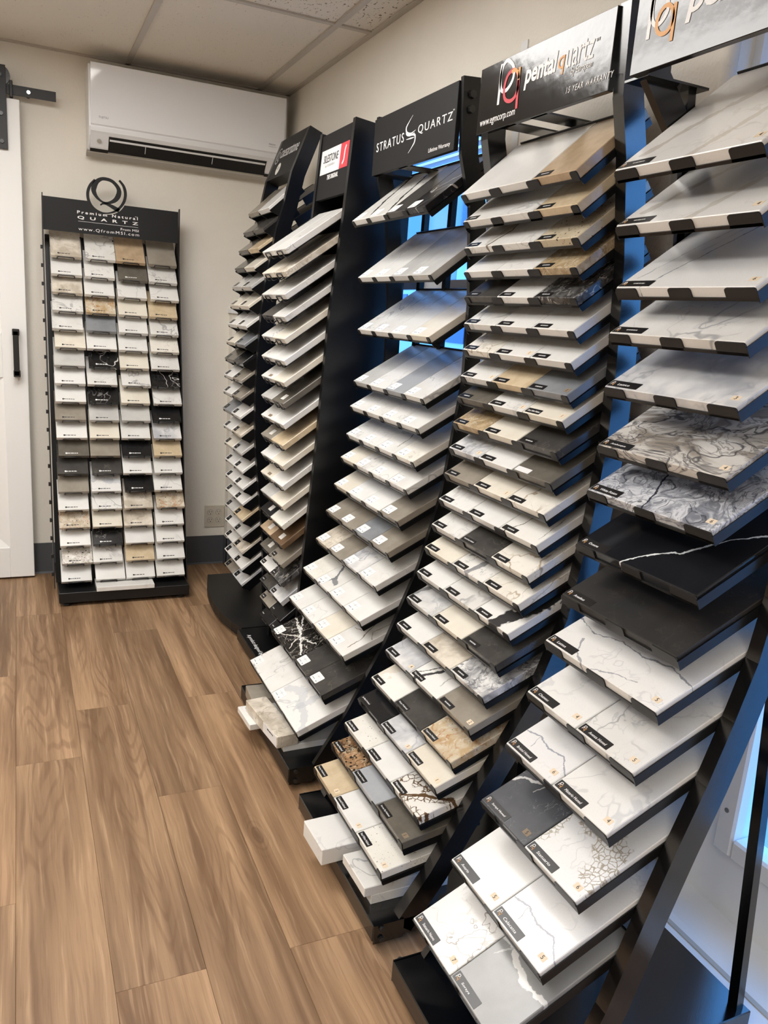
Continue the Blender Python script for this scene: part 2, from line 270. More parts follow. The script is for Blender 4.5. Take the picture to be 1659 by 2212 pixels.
# ------------------------------------------------------------------ mesh helpers
def link(o): COL.objects.link(o); return o
def newmesh(name, bm, mats=None, smooth=False):
    me = bpy.data.meshes.new(name); bm.normal_update(); bm.to_mesh(me); bm.free()
    for m in (mats or []): me.materials.append(m)
    if smooth:
        for p in me.polygons: p.use_smooth = True
    return me
def bbox(bm, x0, x1, y0, y1, z0, z1, bev=0.0, mi=0):
    if x1 < x0: x0, x1 = x1, x0
    if y1 < y0: y0, y1 = y1, y0
    if z1 < z0: z0, z1 = z1, z0
    vs_ = [bm.verts.new((x, y, z)) for x in (x0, x1) for y in (y0, y1) for z in (z0, z1)]
    fs = [bm.faces.new([vs_[i] for i in q]) for q in ((0, 1, 3, 2), (4, 6, 7, 5), (0, 4, 5, 1), (2, 3, 7, 6), (0, 2, 6, 4), (1, 5, 7, 3))]
    for f in fs: f.material_index = mi
    if bev:
        es = list({e for f in fs for e in f.edges})
        bmesh.ops.bevel(bm, geom=es, offset=bev, segments=1, affect='EDGES', profile=.5)
    return fs
def box(name, b, mat, parent=None, bev=0.0, loc=None, mw=None):
    bm = bmesh.new(); bbox(bm, *b, bev=bev); return obj(name, newmesh(name, bm, [mat]), parent, loc, mw)
def obj(name, me, parent=None, loc=None, mw=None):
    o = bpy.data.objects.new(name, me); link(o)
    if parent: o.parent = parent
    if mw is not None:
        o.matrix_local = mw
    elif loc is not None: o.location = loc
    return o
def empty(name, loc=(0, 0, 0)):
    o = bpy.data.objects.new(name, None); o.empty_display_size = .1; o.location = loc; return link(o)
def tag(o, label, cat, group=None):
    o['label'] = label; o['category'] = cat
    if group: o['group'] = group
    return o
def struct(o): o['kind'] = 'structure'; return o
def prism(bm, pts, axis, a, b, mi=0):
    """extrude a closed 2-D outline along an axis; pts are (x,z) for axis y, (y,z) for axis x, (x,y) for axis z"""
    f = {'y': lambda p, t: (p[0], t, p[1]), 'x': lambda p, t: (t, p[0], p[1]), 'z': lambda p, t: (p[0], p[1], t)}[axis]
    A = [bm.verts.new(f(p, a)) for p in pts]; B = [bm.verts.new(f(p, b)) for p in pts]; n = len(pts)
    fs = [bm.faces.new(A), bm.faces.new(B[::-1])]+[bm.faces.new((A[i], B[i], B[(i+1) % n], A[(i+1) % n])) for i in range(n)]
    for q in fs: q.material_index = mi
    bmesh.ops.recalc_face_normals(bm, faces=fs); return fs
def tube(bm, pts, r, n=6):
    rings = []
    for i, p in enumerate(pts):
        p = Vector(p); d = (Vector(pts[min(i+1, len(pts)-1)])-Vector(pts[max(i-1, 0)])).normalized()
        a = d.orthogonal().normalized(); b = d.cross(a)
        if rings:
            pa = rings[-1][1]; a = (pa-d*pa.dot(d)).normalized(); b = d.cross(a)
        rings.append(([bm.verts.new(p+a*r*math.cos(t)+b*r*math.sin(t)) for t in [2*math.pi*k/n for k in range(n)]], a))
    for (A, _), (B, _) in zip(rings[:-1], rings[1:]):
        for k in range(n): bm.faces.new((A[k], A[(k+1) % n], B[(k+1) % n], B[k]))
    bm.faces.new(rings[0][0][::-1]); bm.faces.new(rings[-1][0])
def disc(bm, c, r, ax, h, n=20):
    """cylinder centred at c, axis ax (unit vector), total height h"""
    ax = Vector(ax); a = ax.orthogonal().normalized(); b = ax.cross(a); c = Vector(c)
    A = [bm.verts.new(c+a*r*math.cos(2*math.pi*k/n)+b*r*math.sin(2*math.pi*k/n)-ax*h/2) for k in range(n)]
    B = [bm.verts.new(v.co+ax*h) for v in A]
    fs = [bm.faces.new(A[::-1]), bm.faces.new(B)]+[bm.faces.new((A[k], A[(k+1) % n], B[(k+1) % n], B[k])) for k in range(n)]
    return fs
def ribbon(bm, pts, widths, t, closed=False):
    """flat stroke in the local xy plane with varying half widths, thickness t along +z"""
    n = len(pts); L, R_ = [], []
    for i in range(n):
        a = Vector(pts[i-1] if (i or closed) else pts[0]); b = Vector(pts[(i+1) % n] if (i < n-1 or closed) else pts[-1])
        d = (b-a).normalized(); q = Vector((-d.y, d.x)); w = widths[i] if isinstance(widths, (list, tuple)) else widths
        L.append(Vector(pts[i])+q*w); R_.append(Vector(pts[i])-q*w)
    up_ = [[bm.verts.new((p.x, p.y, z)) for p in S_] for S_ in (L, R_) for z in (0, t)]
    l0, l1, r0_, r1 = up_; m = n if closed else n-1
    for i in range(m):
        j = (i+1) % n
        bm.faces.new((l1[i], r1[i], r1[j], l1[j])); bm.faces.new((l0[i], l0[j], r0_[j], r0_[i]))
        bm.faces.new((l0[i], l1[i], l1[j], l0[j])); bm.faces.new((r0_[i], r0_[j], r1[j], r1[i]))
    if not closed:
        bm.faces.new((l0[0], r0_[0], r1[0], l1[0])); bm.faces.new((l0[-1], l1[-1], r1[-1], r0_[-1]))
    bmesh.ops.recalc_face_normals(bm, faces=bm.faces)
def frame(o, xd, yd):
    x = Vector(xd).normalized(); y = Vector(yd); y = (y-x*y.dot(x)).normalized(); z = x.cross(y)
    return Matrix.Translation(o) @ Matrix((x, y, z)).transposed().to_4x4()
TXT = {}
def textmesh(s, mat, height=None, width=None, shear=0.0, bold=0.0, space=1.0, t=.0003, align='LEFT'):
    key = (s, mat.name, height, width, shear, bold, space, t, align)
    if key in TXT: return TXT[key]
    cu = bpy.data.curves.new('t', 'FONT'); cu.body = s; cu.size = 1; cu.shear = shear; cu.offset = bold; cu.space_character = space
    cu.resolution_u = 3; cu.extrude = .001; cu.fill_mode = 'BOTH'
    ob = bpy.data.objects.new('t', cu); me = bpy.data.meshes.new_from_object(ob)
    bpy.data.objects.remove(ob); bpy.data.curves.remove(cu)
    xs = [v.co.x for v in me.vertices]; ys = [v.co.y for v in me.vertices]
    x0, x1, y0, y1 = min(xs), max(xs), min(ys), max(ys)
    sx = sy = None
    if height: sy = height/(y1-y0)
    if width: sx = width/(x1-x0)
    sx = sx or sy; sy = sy or sx
    ox = {'LEFT': x0, 'CENTER': (x0+x1)/2, 'RIGHT': x1}[align]
    for v in me.vertices: v.co = ((v.co.x-ox)*sx, (v.co.y-y0)*sy, t if v.co.z > 0 else 0)
    me.materials.clear(); me.materials.append(mat); me.name = 'lettering'; TXT[key] = me; return me
def letters(s, mat, parent, mw, name='lettering', **kw): return obj(name, textmesh(s, mat, **kw), parent, mw=mw)
def lathe_z(bm, prof, c, n=16):
    rings = [[bm.verts.new((c[0]+r*math.cos(2*math.pi*k/n), c[1]+r*math.sin(2*math.pi*k/n), z)) for k in range(n)] for r, z in prof]
    for A, B in zip(rings[:-1], rings[1:]):
        for k in range(n): bm.faces.new((A[k], A[(k+1) % n], B[(k+1) % n], B[k]))
    bm.faces.new(rings[0][::-1]); bm.faces.new(rings[-1])
ORD = ['', 'top', '2nd', '3rd', '4th', '5th', '6th', '7th', '8th', '9th', '10th', '11th', '12th', '13th', '14th', '15th', '16th', '17th', '18th', '19th', '20th', '21st', '22nd', '23rd', '24th']
# ================================================================== ROOM
# floor of long vinyl planks, 182 mm x 1220 mm, running towards the air conditioner wall
fl = box('floor', (XL-.1, XW+.1, YR-.1, YB+.1, -.06, -.004), M['subfloor']); struct(fl)
PW, PL = .1824, 1.222
PLM = {}
def plank(x0, x1, y0, y1):
    k = (round(x1-x0, 3), round(y1-y0, 3))
    if k not in PLM:
        bm = bmesh.new(); bbox(bm, 0, x1-x0, 0, y1-y0, -.006, 0, bev=.0007); PLM[k] = newmesh('plank', bm, [M['wood']])
    obj('plank', PLM[k], fl, (x0, y0, 0))
joints = {0: 2.308, 1: 2.606, 2: 2.03, 3: 1.378, 4: 2.27, -1: 2.935, -2: 1.75, 5: 1.9, -3: 2.5, 6: 2.4}
i0 = int((XL-(-.046))//PW); i1 = int((XW+.08+.046)//PW)
for i in range(i0, i1+1):
    xa, xb = max(-.046+i*PW, XL-.05), min(-.046+(i+1)*PW, XW+.09)
    if xb-xa < .01: continue
    j = joints.get(i, (i*.43) % PL); y = j-PL*math.ceil((j-YR)/PL)
    while y < YB:
        ya, yb = max(y, YR-.02), min(y+PL, YB+.02)
        if yb-ya > .01: plank(xa+.0002, xb-.0002, ya+.0002, yb-.0002)
        y += PL
# walls
wb = box('wall_back', (XL-.1, XW+.2, YB, YB+.1, -.06, ZC+.1), M['wall']); struct(wb)
struct(box('wall_left', (XL-.1, XL, YR-.1, YB+.1, -.06, ZC+.1), M['wall']))
struct(box('wall_rear', (XL-.1, XW+.2, YR-.1, YR, -.06, ZC+.1), M['wall']))
WY0, WY1, WZ0, WZ1 = 2.10, 3.12, .92, 2.06           # window opening
DY0, DY1, DZ1 = .30, 1.29, 2.12                      # exterior door recess
bm = bmesh.new(); XO = XW+.14; XQ = XW+.31
for b in ((XW, XO, WY1, YB+.1, -.06, ZC+.1), (XW, XO, WY0, WY1, -.06, WZ0), (XW, XO, WY0, WY1, WZ1, ZC+.1), (XW, XQ, DY1, WY0-.02, -.06, ZC+.1), (XW, XO, WY0-.02, WY0, -.06, ZC+.1), (XW, XQ, DY0, DY1, DZ1, ZC+.1), (XW, XQ, YR-.1, DY0, -.06, ZC+.1)):
    bbox(bm, *b)
wr = obj('wall_right', newmesh('wall_right', bm, [M['wall']])); struct(wr)
bm = bmesh.new()
lathe_z(bm, [(.018, 0), (.018, DZ1)], (XW+.018, DY1-.0)); obj('bullnose_corner', newmesh('bullnose_corner', bm, [M['wall']], True), wr)
# low chase in the corner with a white cap, on the back wall
ch = box('wall_chase', (.985, XW, YB-.07, YB, 0, 1.33), M['wall']); struct(ch)
box('cap', (.975, XW, YB-.082, YB, 1.33, 1.348), M['white_trim'], ch)
box('skirting', (.981, XW, YB-.074, YB-.07, .0, .156), M['baseboard'], ch)
box('skirting', (.981, .985, YB-.074, YB, .0, .156), M['baseboard'], ch)
def basebd(name, b, cove):
    o = box(name, b, M['baseboard']); struct(o); obj('toe', cove, o)
bm = bmesh.new(); prism(bm, [(YB, .012), (YB-.012, 0), (YB, 0)], 'x', XL, .985)
basebd('baseboard_back', (XL, .985, YB-.004, YB, 0, .156), newmesh('toe', bm, [M['baseboard']]))
bm = bmesh.new(); prism(bm, [(XW, .012), (XW-.012, 0), (XW, 0)], 'y', DY1+.02, YB-.07)
basebd('baseboard_right', (XW-.004, XW, DY1+.02, YB-.07, 0, .156), newmesh('toe', bm, [M['baseboard']]))
# ceiling: T-bar grid and lay-in tiles
ce = box('ceiling', (XL-.1, XW+.2, YR-.1, YB+.1, ZC+.05, ZC+.1), M['grid']); struct(ce)
GX = [.49-.61*k for k in range(6, 0, -1)]+[.49, 1.10]; GX = [x for x in GX if x > XL]
GY = [3.052-1.22*k for k in range(5, -1, -1)]; GY = [y for y in GY if y > YR]
bars = [('x', x) for x in GX]+[('y', y) for y in GY]
for a, p in bars:
    b = (p-.012, p+.012, YR, YB, ZC, ZC+.006) if a == 'x' else (XL, XW, p-.012, p+.012, ZC+.0005, ZC+.006)
    box('grid_bar', b, M['grid'], ce)
for b in ((XL, XW, YB-.022, YB, ZC, ZC+.006), (XW-.022, XW, YR, YB, ZC, ZC+.006), (XL, XL+.022, YR, YB, ZC, ZC+.006), (XL, XW, YR, YR+.022, ZC, ZC+.006)):
    box('wall_angle', b, M['grid'], ce)
XS = [XL]+GX+[XW]; YS = [YR]+GY+[YB]
LAMP_CELLS = ((-.12, 1.832), (-.73, 1.832), (-1.95, 1.832), (-1.34, .612), (-1.34, -.608), (-1.34, -1.828), (-.12, -1.828))  # pair nearest the signs follows their reflections; remaining cells added to spread the light
TL = {}
def is_lamp(x, y): return any(abs(x-a) < .05 and abs(y-b) < .05 for a, b in LAMP_CELLS)
lamp_cells = []
for xa, xb in zip(XS[:-1], XS[1:]):
    for ya, yb in zip(YS[:-1], YS[1:]):
        if is_lamp(xa, ya): lamp_cells.append((xa, xb, ya, yb)); continue
        mt = M['tile_fine'] if yb > 4 else M['tile_fissured']
        bm = bmesh.new(); bbox(bm, -(xb-xa)/2+.004, (xb-xa)/2-.004, -(yb-ya)/2+.004, (yb-ya)/2-.004, 0, .012)
        obj('ceiling_tile', newmesh('ceiling_tile', bm, [mt]), ce, ((xa+xb)/2, (ya+yb)/2, ZC+.0065))
side = {True: 'near the racks', False: 'on the far side of the room'}
for xa, xb, ya, yb in lamp_cells:
    L = empty('ceiling_light', ((xa+xb)/2, (ya+yb)/2, ZC+.004)); w, h = (xb-xa)/2-.014, (yb-ya)/2-.014
    bm = bmesh.new()
    for b in ((-w, w, -h, -h+.03, 0, .03), (-w, w, h-.03, h, 0, .03), (-w, -w+.03, -h+.03, h-.03, 0, .03), (w-.03, w, -h+.03, h-.03, 0, .03)): bbox(bm, *b)
    obj('lamp_frame', newmesh('lamp_frame', bm, [M['grid']]), L); box('diffuser', (-w+.03, w-.03, -h+.03, h-.03, .008, .014), M['lamp_on'], L)
    tag(L, 'flat ceiling light panel, %s, %s' % ('one cell nearest the racks' if xa > -.3 else ('one cell farther from the racks' if xa > -1 else 'added on the far side'), 'towards the air conditioner' if ya > 1 else ('mid room' if ya > 0 else ('over the rear of the room' if ya > -1 else 'added hard by the rear wall'))), 'light')
# ------------------------------------------------------------------ window with blinds, exterior door
wn = empty('window_1', (XW+.06, (WY0+WY1)/2, WZ0)); struct(wn)
def wbox(name, b, mat, par=wn): return box(name, (b[0]-par.location.x, b[1]-par.location.x, b[2]-par.location.y, b[3]-par.location.y, b[4]-par.location.z, b[5]-par.location.z), mat, par)
for nm, b in (('frame_side', (XW+.07, XW+.11, WY0, WY0+.045, WZ0, WZ1)), ('frame_side', (XW+.07, XW+.11, WY1-.045, WY1, WZ0, WZ1)), ('frame_head', (XW+.07, XW+.11, WY0+.045, WY1-.045, WZ1-.045, WZ1)), ('frame_sill', (XW+.07, XW+.11, WY0+.045, WY1-.045, WZ0, WZ0+.045)), ('meeting_rail', (XW+.075, XW+.105, WY0+.045, WY1-.045, 1.47, 1.50))):
    wbox(nm, b, M['white_trim'])
wbox('pane', (XW+.088, XW+.092, WY0+.045, WY1-.045, WZ0+.045, 1.47), M['glass']); wbox('pane', (XW+.088, XW+.092, WY0+.045, WY1-.045, 1.50, WZ1-.045), M['glass'])
wbox('inner_sill', (XW-.015, XW+.07, WY0, WY1, WZ0-.02, WZ0), M['white_trim'])
bl = empty('window_blind', (XW+.035, (WY0+WY1)/2, WZ1-.05)); tag(bl, 'white slatted blind half raised in the window behind the racks', 'blind')
ywh = (WY1-WY0)/2-.01
box('head_rail', (-.02, .02, -ywh, ywh, 0, .045), M['blind'], bl)
bm = bmesh.new(); bbox(bm, -.0125, .0125, -ywh, ywh, -.0006, .0006); slm = newmesh('slat', bm, [M['blind']])
for k in range(9): o = obj('slat', slm, bl, (0, 0, -.02-.024*k)); o.rotation_euler = (0, math.radians(12), 0)
box('bottom_rail', (-.012, .012, -ywh, ywh, -.246, -.23), M['blind'], bl)
for yy in (-.3, .3): box('cord', (-.001, .001, yy-.001, yy+.001, -.23, 0), M['blind'], bl)
bd = box('window_film', (-.0015, .0015, -.27, .27, -.145, .145), M['frost'], None, loc=(XW+.0862, 2.69, 1.645)); tag(bd, 'pale translucent film panel stuck on the window behind the racks', 'window film')
# exterior door: full-lite white door with moulded lite frame and screw caps
XD = 1.50
dr = empty('door_2', (XD, (DY0+DY1)/2, 0)); struct(dr)
def dbox(name, b, mat, bev=0.0, par=dr): return box(name, (b[0]-XD, b[1]-XD, b[2]-dr.location.y, b[3]-dr.location.y, b[4], b[5]), mat, par, bev)
LY0, LY1, LZ0, LZ1 = .46, 1.15, .19, 1.98
for nm, b in (('stile', (XD, XD+.044, LY1, DY1-.02, .024, DZ1-.04)), ('stile', (XD, XD+.044, DY0+.035, LY0, .024, DZ1-.04)), ('bottom_rail', (XD, XD+.044, LY0, LY1, .024, LZ0)), ('top_rail', (XD, XD+.044, LY0, LY1, LZ1, DZ1-.04))):
    dbox(nm, b, M['white_door'])
dbox('jamb', (1.335, XQ, DY1-.02, DY1, 0, DZ1), M['white_trim']); dbox('jamb', (1.335, XQ, DY0, DY0+.035, 0, DZ1), M['white_trim']); dbox('head_jamb', (1.335, XQ, DY0+.035, DY1-.02, DZ1-.035, DZ1), M['white_trim'])
for nm, b in (('lite_frame', (XD-.012, XD+.05, LY1-.04, LY1+.012, LZ0-.012, LZ1+.012)), ('lite_frame', (XD-.012, XD+.05, LY0-.012, LY0+.04, LZ0-.012, LZ1+.012)), ('lite_frame', (XD-.012, XD+.05, LY0+.04, LY1-.04, LZ0-.012, LZ0+.04)), ('lite_frame', (XD-.012, XD+.05, LY0+.04, LY1-.04, LZ1-.04, LZ1+.012))):
    f = dbox(nm, b, M['white_door'], .006)
dbox('pane', (XD+.018, XD+.024, LY0+.03, LY1-.03, LZ0+.03, LZ1-.03), M['glass'])
for yy, zz_ in ((LY1-.012, LZ0+.10), (LY1-.10, LZ0+.008), (LY0+.1, LZ0+.008), (LY1-.012, .75), (LY1-.012, 1.2)):
    bm = bmesh.new(); disc(bm, (XD-.0125-XD, yy-dr.location.y, zz_), .006, (1, 0, 0), .003, 10); obj('screw_cap', newmesh('screw_cap', bm, [M['ink_grey']]), dr)
bm = bmesh.new(); prism(bm, [(XW+.002, -.005), (XW+.002, .024), (XD-.12, .030), (XD-.03, .026), (XQ, .024), (XQ, -.005)], 'y', DY0, DY1)
th = obj('trim_1', newmesh('trim_1', bm, [M['white_trim']])); struct(th)
box('weather_strip', (1.345, 1.357, DY0+.01, DY1-.02, .028, .0315), M['ac_grey'], th)
# outdoors: pavement and the facade across the street
gr = box('pavement', (XQ+.02, 40, -25, 40, -.4, -.12), M['asphalt']); gr['kind'] = 'structure'
bd2 = empty('street_building', (11, 16, -.12)); tag(bd2, 'pale office block across the street, seen through the window', 'building')
box('facade', (0, 6, -13, 12, 0, 5.6), M['stucco'], bd2)
bm = bmesh.new(); bbox(bm, -.03, .02, -.5, .5, 0, 1.3); wmesh = newmesh('facade_window', bm, [M['far_glass']])
for zf in (1.0, 3.8):
    for k in range(13): obj('facade_window', wmesh, bd2, (0, -11.2+1.85*k, zf))
for zf in (3.2, 5.5): box('ledge', (-.15, 0, -13, 12, zf, zf+.18), M['white_trim'], bd2)
kb = box('kerb', (6.2, 6.5, -20, 38, -.12, .05), M['stucco']); kb['kind'] = 'structure'
# ================================================================== pixel -> point (a direction; the distance comes from a known plane)
def PXR(px, py): return rt*((px-W_PX/2)/F_PX) - up*((py-H_PX/2)/F_PX) + fw
def onX(px, py, X): d = PXR(px, py); return Vector((0, 0, CAM_H))+d*(X/d.x)
def onY(px, py, Y): d = PXR(px, py); return Vector((0, 0, CAM_H))+d*(Y/d.y)
# ================================================================== barn door, track
XR = .038
bdr = empty('door_1', (XR-.46, 4.045, .01)); struct(bdr)
def pbox(name, b, mat, par, bev=0.0): l = par.location; return box(name, (b[0]-l.x, b[1]-l.x, b[2]-l.y, b[3]-l.y, b[4]-l.z, b[5]-l.z), mat, par, bev)
DL, y0, y1 = XR-.92, 4.038, 4.076
for nm, b in (('stile', (XR-.105, XR, y0, y1, .01, 2.152)), ('stile', (DL, DL+.105, y0, y1, .01, 2.152)), ('top_rail', (DL+.105, XR-.105, y0, y1, 2.03, 2.152)), ('middle_rail', (DL+.105, XR-.105, y0, y1, .97, 1.17)), ('bottom_rail', (DL+.105, XR-.105, y0, y1, .01, .16))):
    pbox(nm, b, M['white_door'], bdr, .002)
for za, zb in ((.16, .97), (1.17, 2.03)):
    bm = bmesh.new(); a, b = DL+.105, XR-.105; l = bdr.location
    o4 = [(a, za), (b, za), (b, zb), (a, zb)]; i4 = [(a+.045, za+.045), (b-.045, za+.045), (b-.045, zb-.045), (a+.045, zb-.045)]
    O = [bm.verts.new((p[0]-l.x, y0+.004-l.y, p[1]-l.z)) for p in o4]; I = [bm.verts.new((p[0]-l.x, y0+.018-l.y, p[1]-l.z)) for p in i4]
    B = [bm.verts.new((p[0]-l.x, y1-l.y, p[1]-l.z)) for p in o4]
    for k in range(4): bm.faces.new((O[k], O[(k+1) % 4], I[(k+1) % 4], I[k])); bm.faces.new((O[k], B[k], B[(k+1) % 4], O[(k+1) % 4]))
    bm.faces.new(I); bm.faces.new(B[::-1]); bmesh.ops.recalc_face_normals(bm, faces=bm.faces)
    obj('door_panel', newmesh('door_panel', bm, [M['white_door']]), bdr)
hd = pbox('handle', (-.021, .003, 3.985, 3.995, .985, 1.185), M['steel_dull'], bdr, .002)
for zc_ in (.985, 1.165): box('handle_foot', (-.012, .012, .0, .053, zc_-1.0+.0, zc_-1.0+.02), M['steel_dull'], hd) if False else None
for zc_ in (.98, 1.165): pbox('handle_foot', (-.023, .006, 3.985, 4.038, zc_, zc_+.028), M['steel_dull'], bdr, .002)
st = pbox('hanger_strap', (-.058, -.012, 4.024, 4.030, 1.945, 2.275), M['steel_dull'], bdr, .001)
for zc_ in (1.975, 2.085, 2.235):
    bm = bmesh.new(); disc(bm, (-.035-bdr.location.x, 4.021-bdr.location.y, zc_-.01), .009, (0, 1, 0), .008, 6); obj('bolt', newmesh('bolt', bm, [M['bolt']]), bdr)
bm = bmesh.new(); disc(bm, (-.035-bdr.location.x, 4.046-bdr.location.y, 2.237-.01), .04, (0, 1, 0), .022, 24); obj('wheel', newmesh('wheel', bm, [M['bolt']]), bdr)
tr = empty('sliding_door_track', (-.35, 4.09, 2.19)); tag(tr, 'black flat steel track the white sliding door hangs from', 'track')
pbox('rail', (-.95, .184, 4.04, 4.048, 2.168, 2.207), M['steel_dull'], tr)
pbox('stop', (.0, .014, 4.03, 4.056, 2.155, 2.222), M['steel_dull'], tr, .002)
for xx in (.075, -.4, -.8):
    bm = bmesh.new(); l = tr.location
    disc(bm, (xx-l.x, 4.08-l.y, 2.187-l.z), .011, (0, 1, 0), .06, 12); obj('spacer', newmesh('spacer', bm, [M['steel_dull']]), tr)
    bm = bmesh.new(); disc(bm, (xx-l.x, 4.038-l.y, 2.187-l.z), .008, (0, 1, 0), .005, 8); obj('bolt', newmesh('bolt', bm, [M['chrome']]), tr)
# ================================================================== air conditioner
ac = empty('air_conditioner', (.752, YB, 1.985)); tag(ac, 'white wall-mounted split air conditioner under the ceiling', 'air conditioner')
AX0, AX1 = .318, 1.186; l = ac.location
def acp(name, pts, x0, x1, mat):
    bm = bmesh.new(); prism(bm, [(p[0]-l.y, p[1]-l.z) for p in pts], 'x', x0-l.x, x1-l.x); return obj(name, newmesh(name, bm, [mat]), ac)
acp('body', [(YB-.002, 1.985), (YB-.002, 2.325), (3.955, 2.325), (3.955, 2.08), (3.972, 2.045), (4.03, 1.985)], AX0-.008, AX1+.012, M['ac_white'])
acp('front_panel', [(3.95, 2.332), (3.93, 2.328), (3.947, 2.09), (3.958, 2.083), (3.962, 2.325)], AX0, AX1, M['ac_gloss'])
acp('trim_strip', [(3.953, 2.08), (3.949, 2.062), (3.962, 2.048), (3.97, 2.06), (3.965, 2.08)], AX0, AX1, M['ac_white'])
acp('outlet_recess', [(3.966, 2.047), (4.016, 1.992), (4.03, 2.01), (3.99, 2.055)], AX0+.075, AX1-.075, M['ac_dark'])
for xa, xb in ((AX0, AX0+.075), (AX1-.075, AX1)):
    acp('end_cap', [(3.958, 2.048), (4.0, 1.998), (4.03, 2.02), (3.99, 2.055)], xa, xb, M['ac_white'])
    acp('dark_strip', [(3.997, 2.0015), (4.012, 1.986), (4.03, 2.0), (4.01, 2.015)], xa, xb, M['ac_dark'])
acp('louvre', [(3.973, 2.037), (3.978, 2.031), (3.979, 2.033), (3.974, 2.039)], AX0+.08, AX1-.08, M['ac_white'])
for fx in (.27, .62): acp('vane', [(3.975, 2.036), (4.0, 2.004), (4.004, 2.012), (3.98, 2.04)], AX0+fx*.868-.001, AX0+fx*.868+.001, M['ac_white'])
acp('flap', [(4.016, 1.99), (4.075, 1.972), (4.09, 1.985), (4.03, 1.998)], AX0-.012, AX1-.02, M['ac_grey'])
bm = bmesh.new(); disc(bm, (AX0+.035-l.x, 3.972-l.y, 2.026-l.z), .009, Vector((0, -.77, -.64)).normalized(), .006, 16); obj('receiver_button', newmesh('receiver_button', bm, [M['ac_grey']]), ac)
pt = lambda x, z: Vector((x, 3.93+(2.328-z)*.0714-.0006, z))-l
letters('FUJITSU', M['ink_grey'], ac, frame(pt(.352, 2.112), (1, 0, 0), (0, .0714, -1) and (0, -.0714, 1)), width=.038)
letters('Halcyon', M['ink_grey'], ac, frame(pt(1.112, 2.117), (1, 0, 0), (0, -.0714, 1)), width=.032, shear=.2)
box('logo_bar', (1.112-l.x, 1.15-l.x, 3.9455-l.y-.0015, 3.9455-l.y-.0005, 2.111-l.z, 2.113-l.z), M['ink_light'], ac)
# ================================================================== outlet
ou = empty('wall_outlet', (.936, YB, .265)); tag(ou, 'beige four-socket outlet plate on the back wall above the grey skirting', 'outlet')
box('cover_plate', (-.059, .047, -.007, 0, -.06, .06), M['outlet'], ou, .002)
for cx_ in (-.028, .016):
    for cz in (.021, -.021):
        bm = bmesh.new(); disc(bm, (cx_, -.0085, cz), .015, (0, 1, 0), .004, 18); s_ = obj('socket', newmesh('socket', bm, [M['outlet']]), ou)
        bm = bmesh.new(); disc(bm, (cx_, -.0072, cz), .0163, (0, 1, 0), .002, 18); obj('socket_dark_ring', newmesh('socket_dark_ring', bm, [M['ink_grey']]), ou)  # grey disc giving each socket a darker outline
        for dx in (-.006, .006): box('slot', (cx_+dx-.001, cx_+dx+.001, -.0112, -.0102, cz+.001, cz+.008), M['ink_black'], s_)
        bm = bmesh.new(); disc(bm, (cx_, -.0107, cz-.007), .0025, (0, 1, 0), .001, 8); obj('slot', newmesh('slot', bm, [M['ink_black']]), s_)
# narrow metal strip screwed to the wall above the racks
bm = bmesh.new(); bbox(bm, XW-.004, XW, 1.985, 2.015, 1.75, 2.10); br_ = obj('wall_bracket', newmesh('wall_bracket', bm, [M['white_trim']])); tag(br_, 'narrow pale metal strip fixed to the wall above the racks', 'bracket')
bm = bmesh.new(); disc(bm, (XW-.0045, 2.0, 2.07), .003, (1, 0, 0), .001, 8); obj('screw', newmesh('screw', bm, [M['ink_grey']]), br_)
# ================================================================== sample racks
SL = {}
def slabmesh(D, w, T, mat):
    k = (round(D, 4), round(w, 4), T, mat.name)
    if k not in SL:
        bm = bmesh.new(); bbox(bm, 0, D, -w/2, w/2, -T, 0, bev=.0014); SL[k] = newmesh('sample', bm, [mat])
    return SL[k]
def rframe(O, hdir, tilt):
    h = Vector(hdir); c, s = math.cos(tilt), math.sin(tilt); u = h*c+Vector((0, 0, s)); n = -h*s+Vector((0, 0, c)); y = n.cross(u)
    return Matrix.Translation(O) @ Matrix((u, y, n)).transposed().to_4x4()
def rounded(w, h, r, n=3, top_only=False):
    pts = []
    for cx_, cy_, a0 in ((w/2-r, h/2-r, 0), (-w/2+r, h/2-r, 90), (-w/2+r, -h/2+r, 180), (w/2-r, -h/2+r, 270)):
        if top_only and a0 >= 180: pts.append((math.copysign(w/2, cx_), -h/2)); continue
        for k in range(n+1):
            a = math.radians(a0+90*k/n); pts.append((cx_+r*math.cos(a), cy_+r*math.sin(a)))
    return pts
PM = {}
def platemesh(name, w, h, t, mat, r=.0015):
    """thin rounded plate in local xy (x along text), thickness +z"""
    k = (name, w, h, t, mat.name)
    if k not in PM:
        bm = bmesh.new(); prism(bm, rounded(w, h, r), 'z', 0, t); PM[k] = newmesh(name, bm, [mat])
    return PM[k]
TXF = Matrix(((0, 1, 0, 0), (-1, 0, 0, 0), (0, 0, 1, 0), (0, 0, 0, 1)))   # text x -> slab -y, text y -> slab +x
def on_slab(x, y, z=.0): return Matrix.Translation((x, y, z)) @ TXF
DS = {}
def dashmesh(L, h, mat, seed):
    k = (round(L, 4), h, mat.name, seed)
    if k not in DS:
        rnd = random.Random(seed); bm = bmesh.new(); x = -L/2
        while x < L/2:
            w = rnd.uniform(.12, .3)*L; bbox(bm, x, min(x+w, L/2), -h/2, h/2, 0, .0002); x += w+.05*L
        DS[k] = newmesh('print_line', bm, [mat])
    return DS[k]
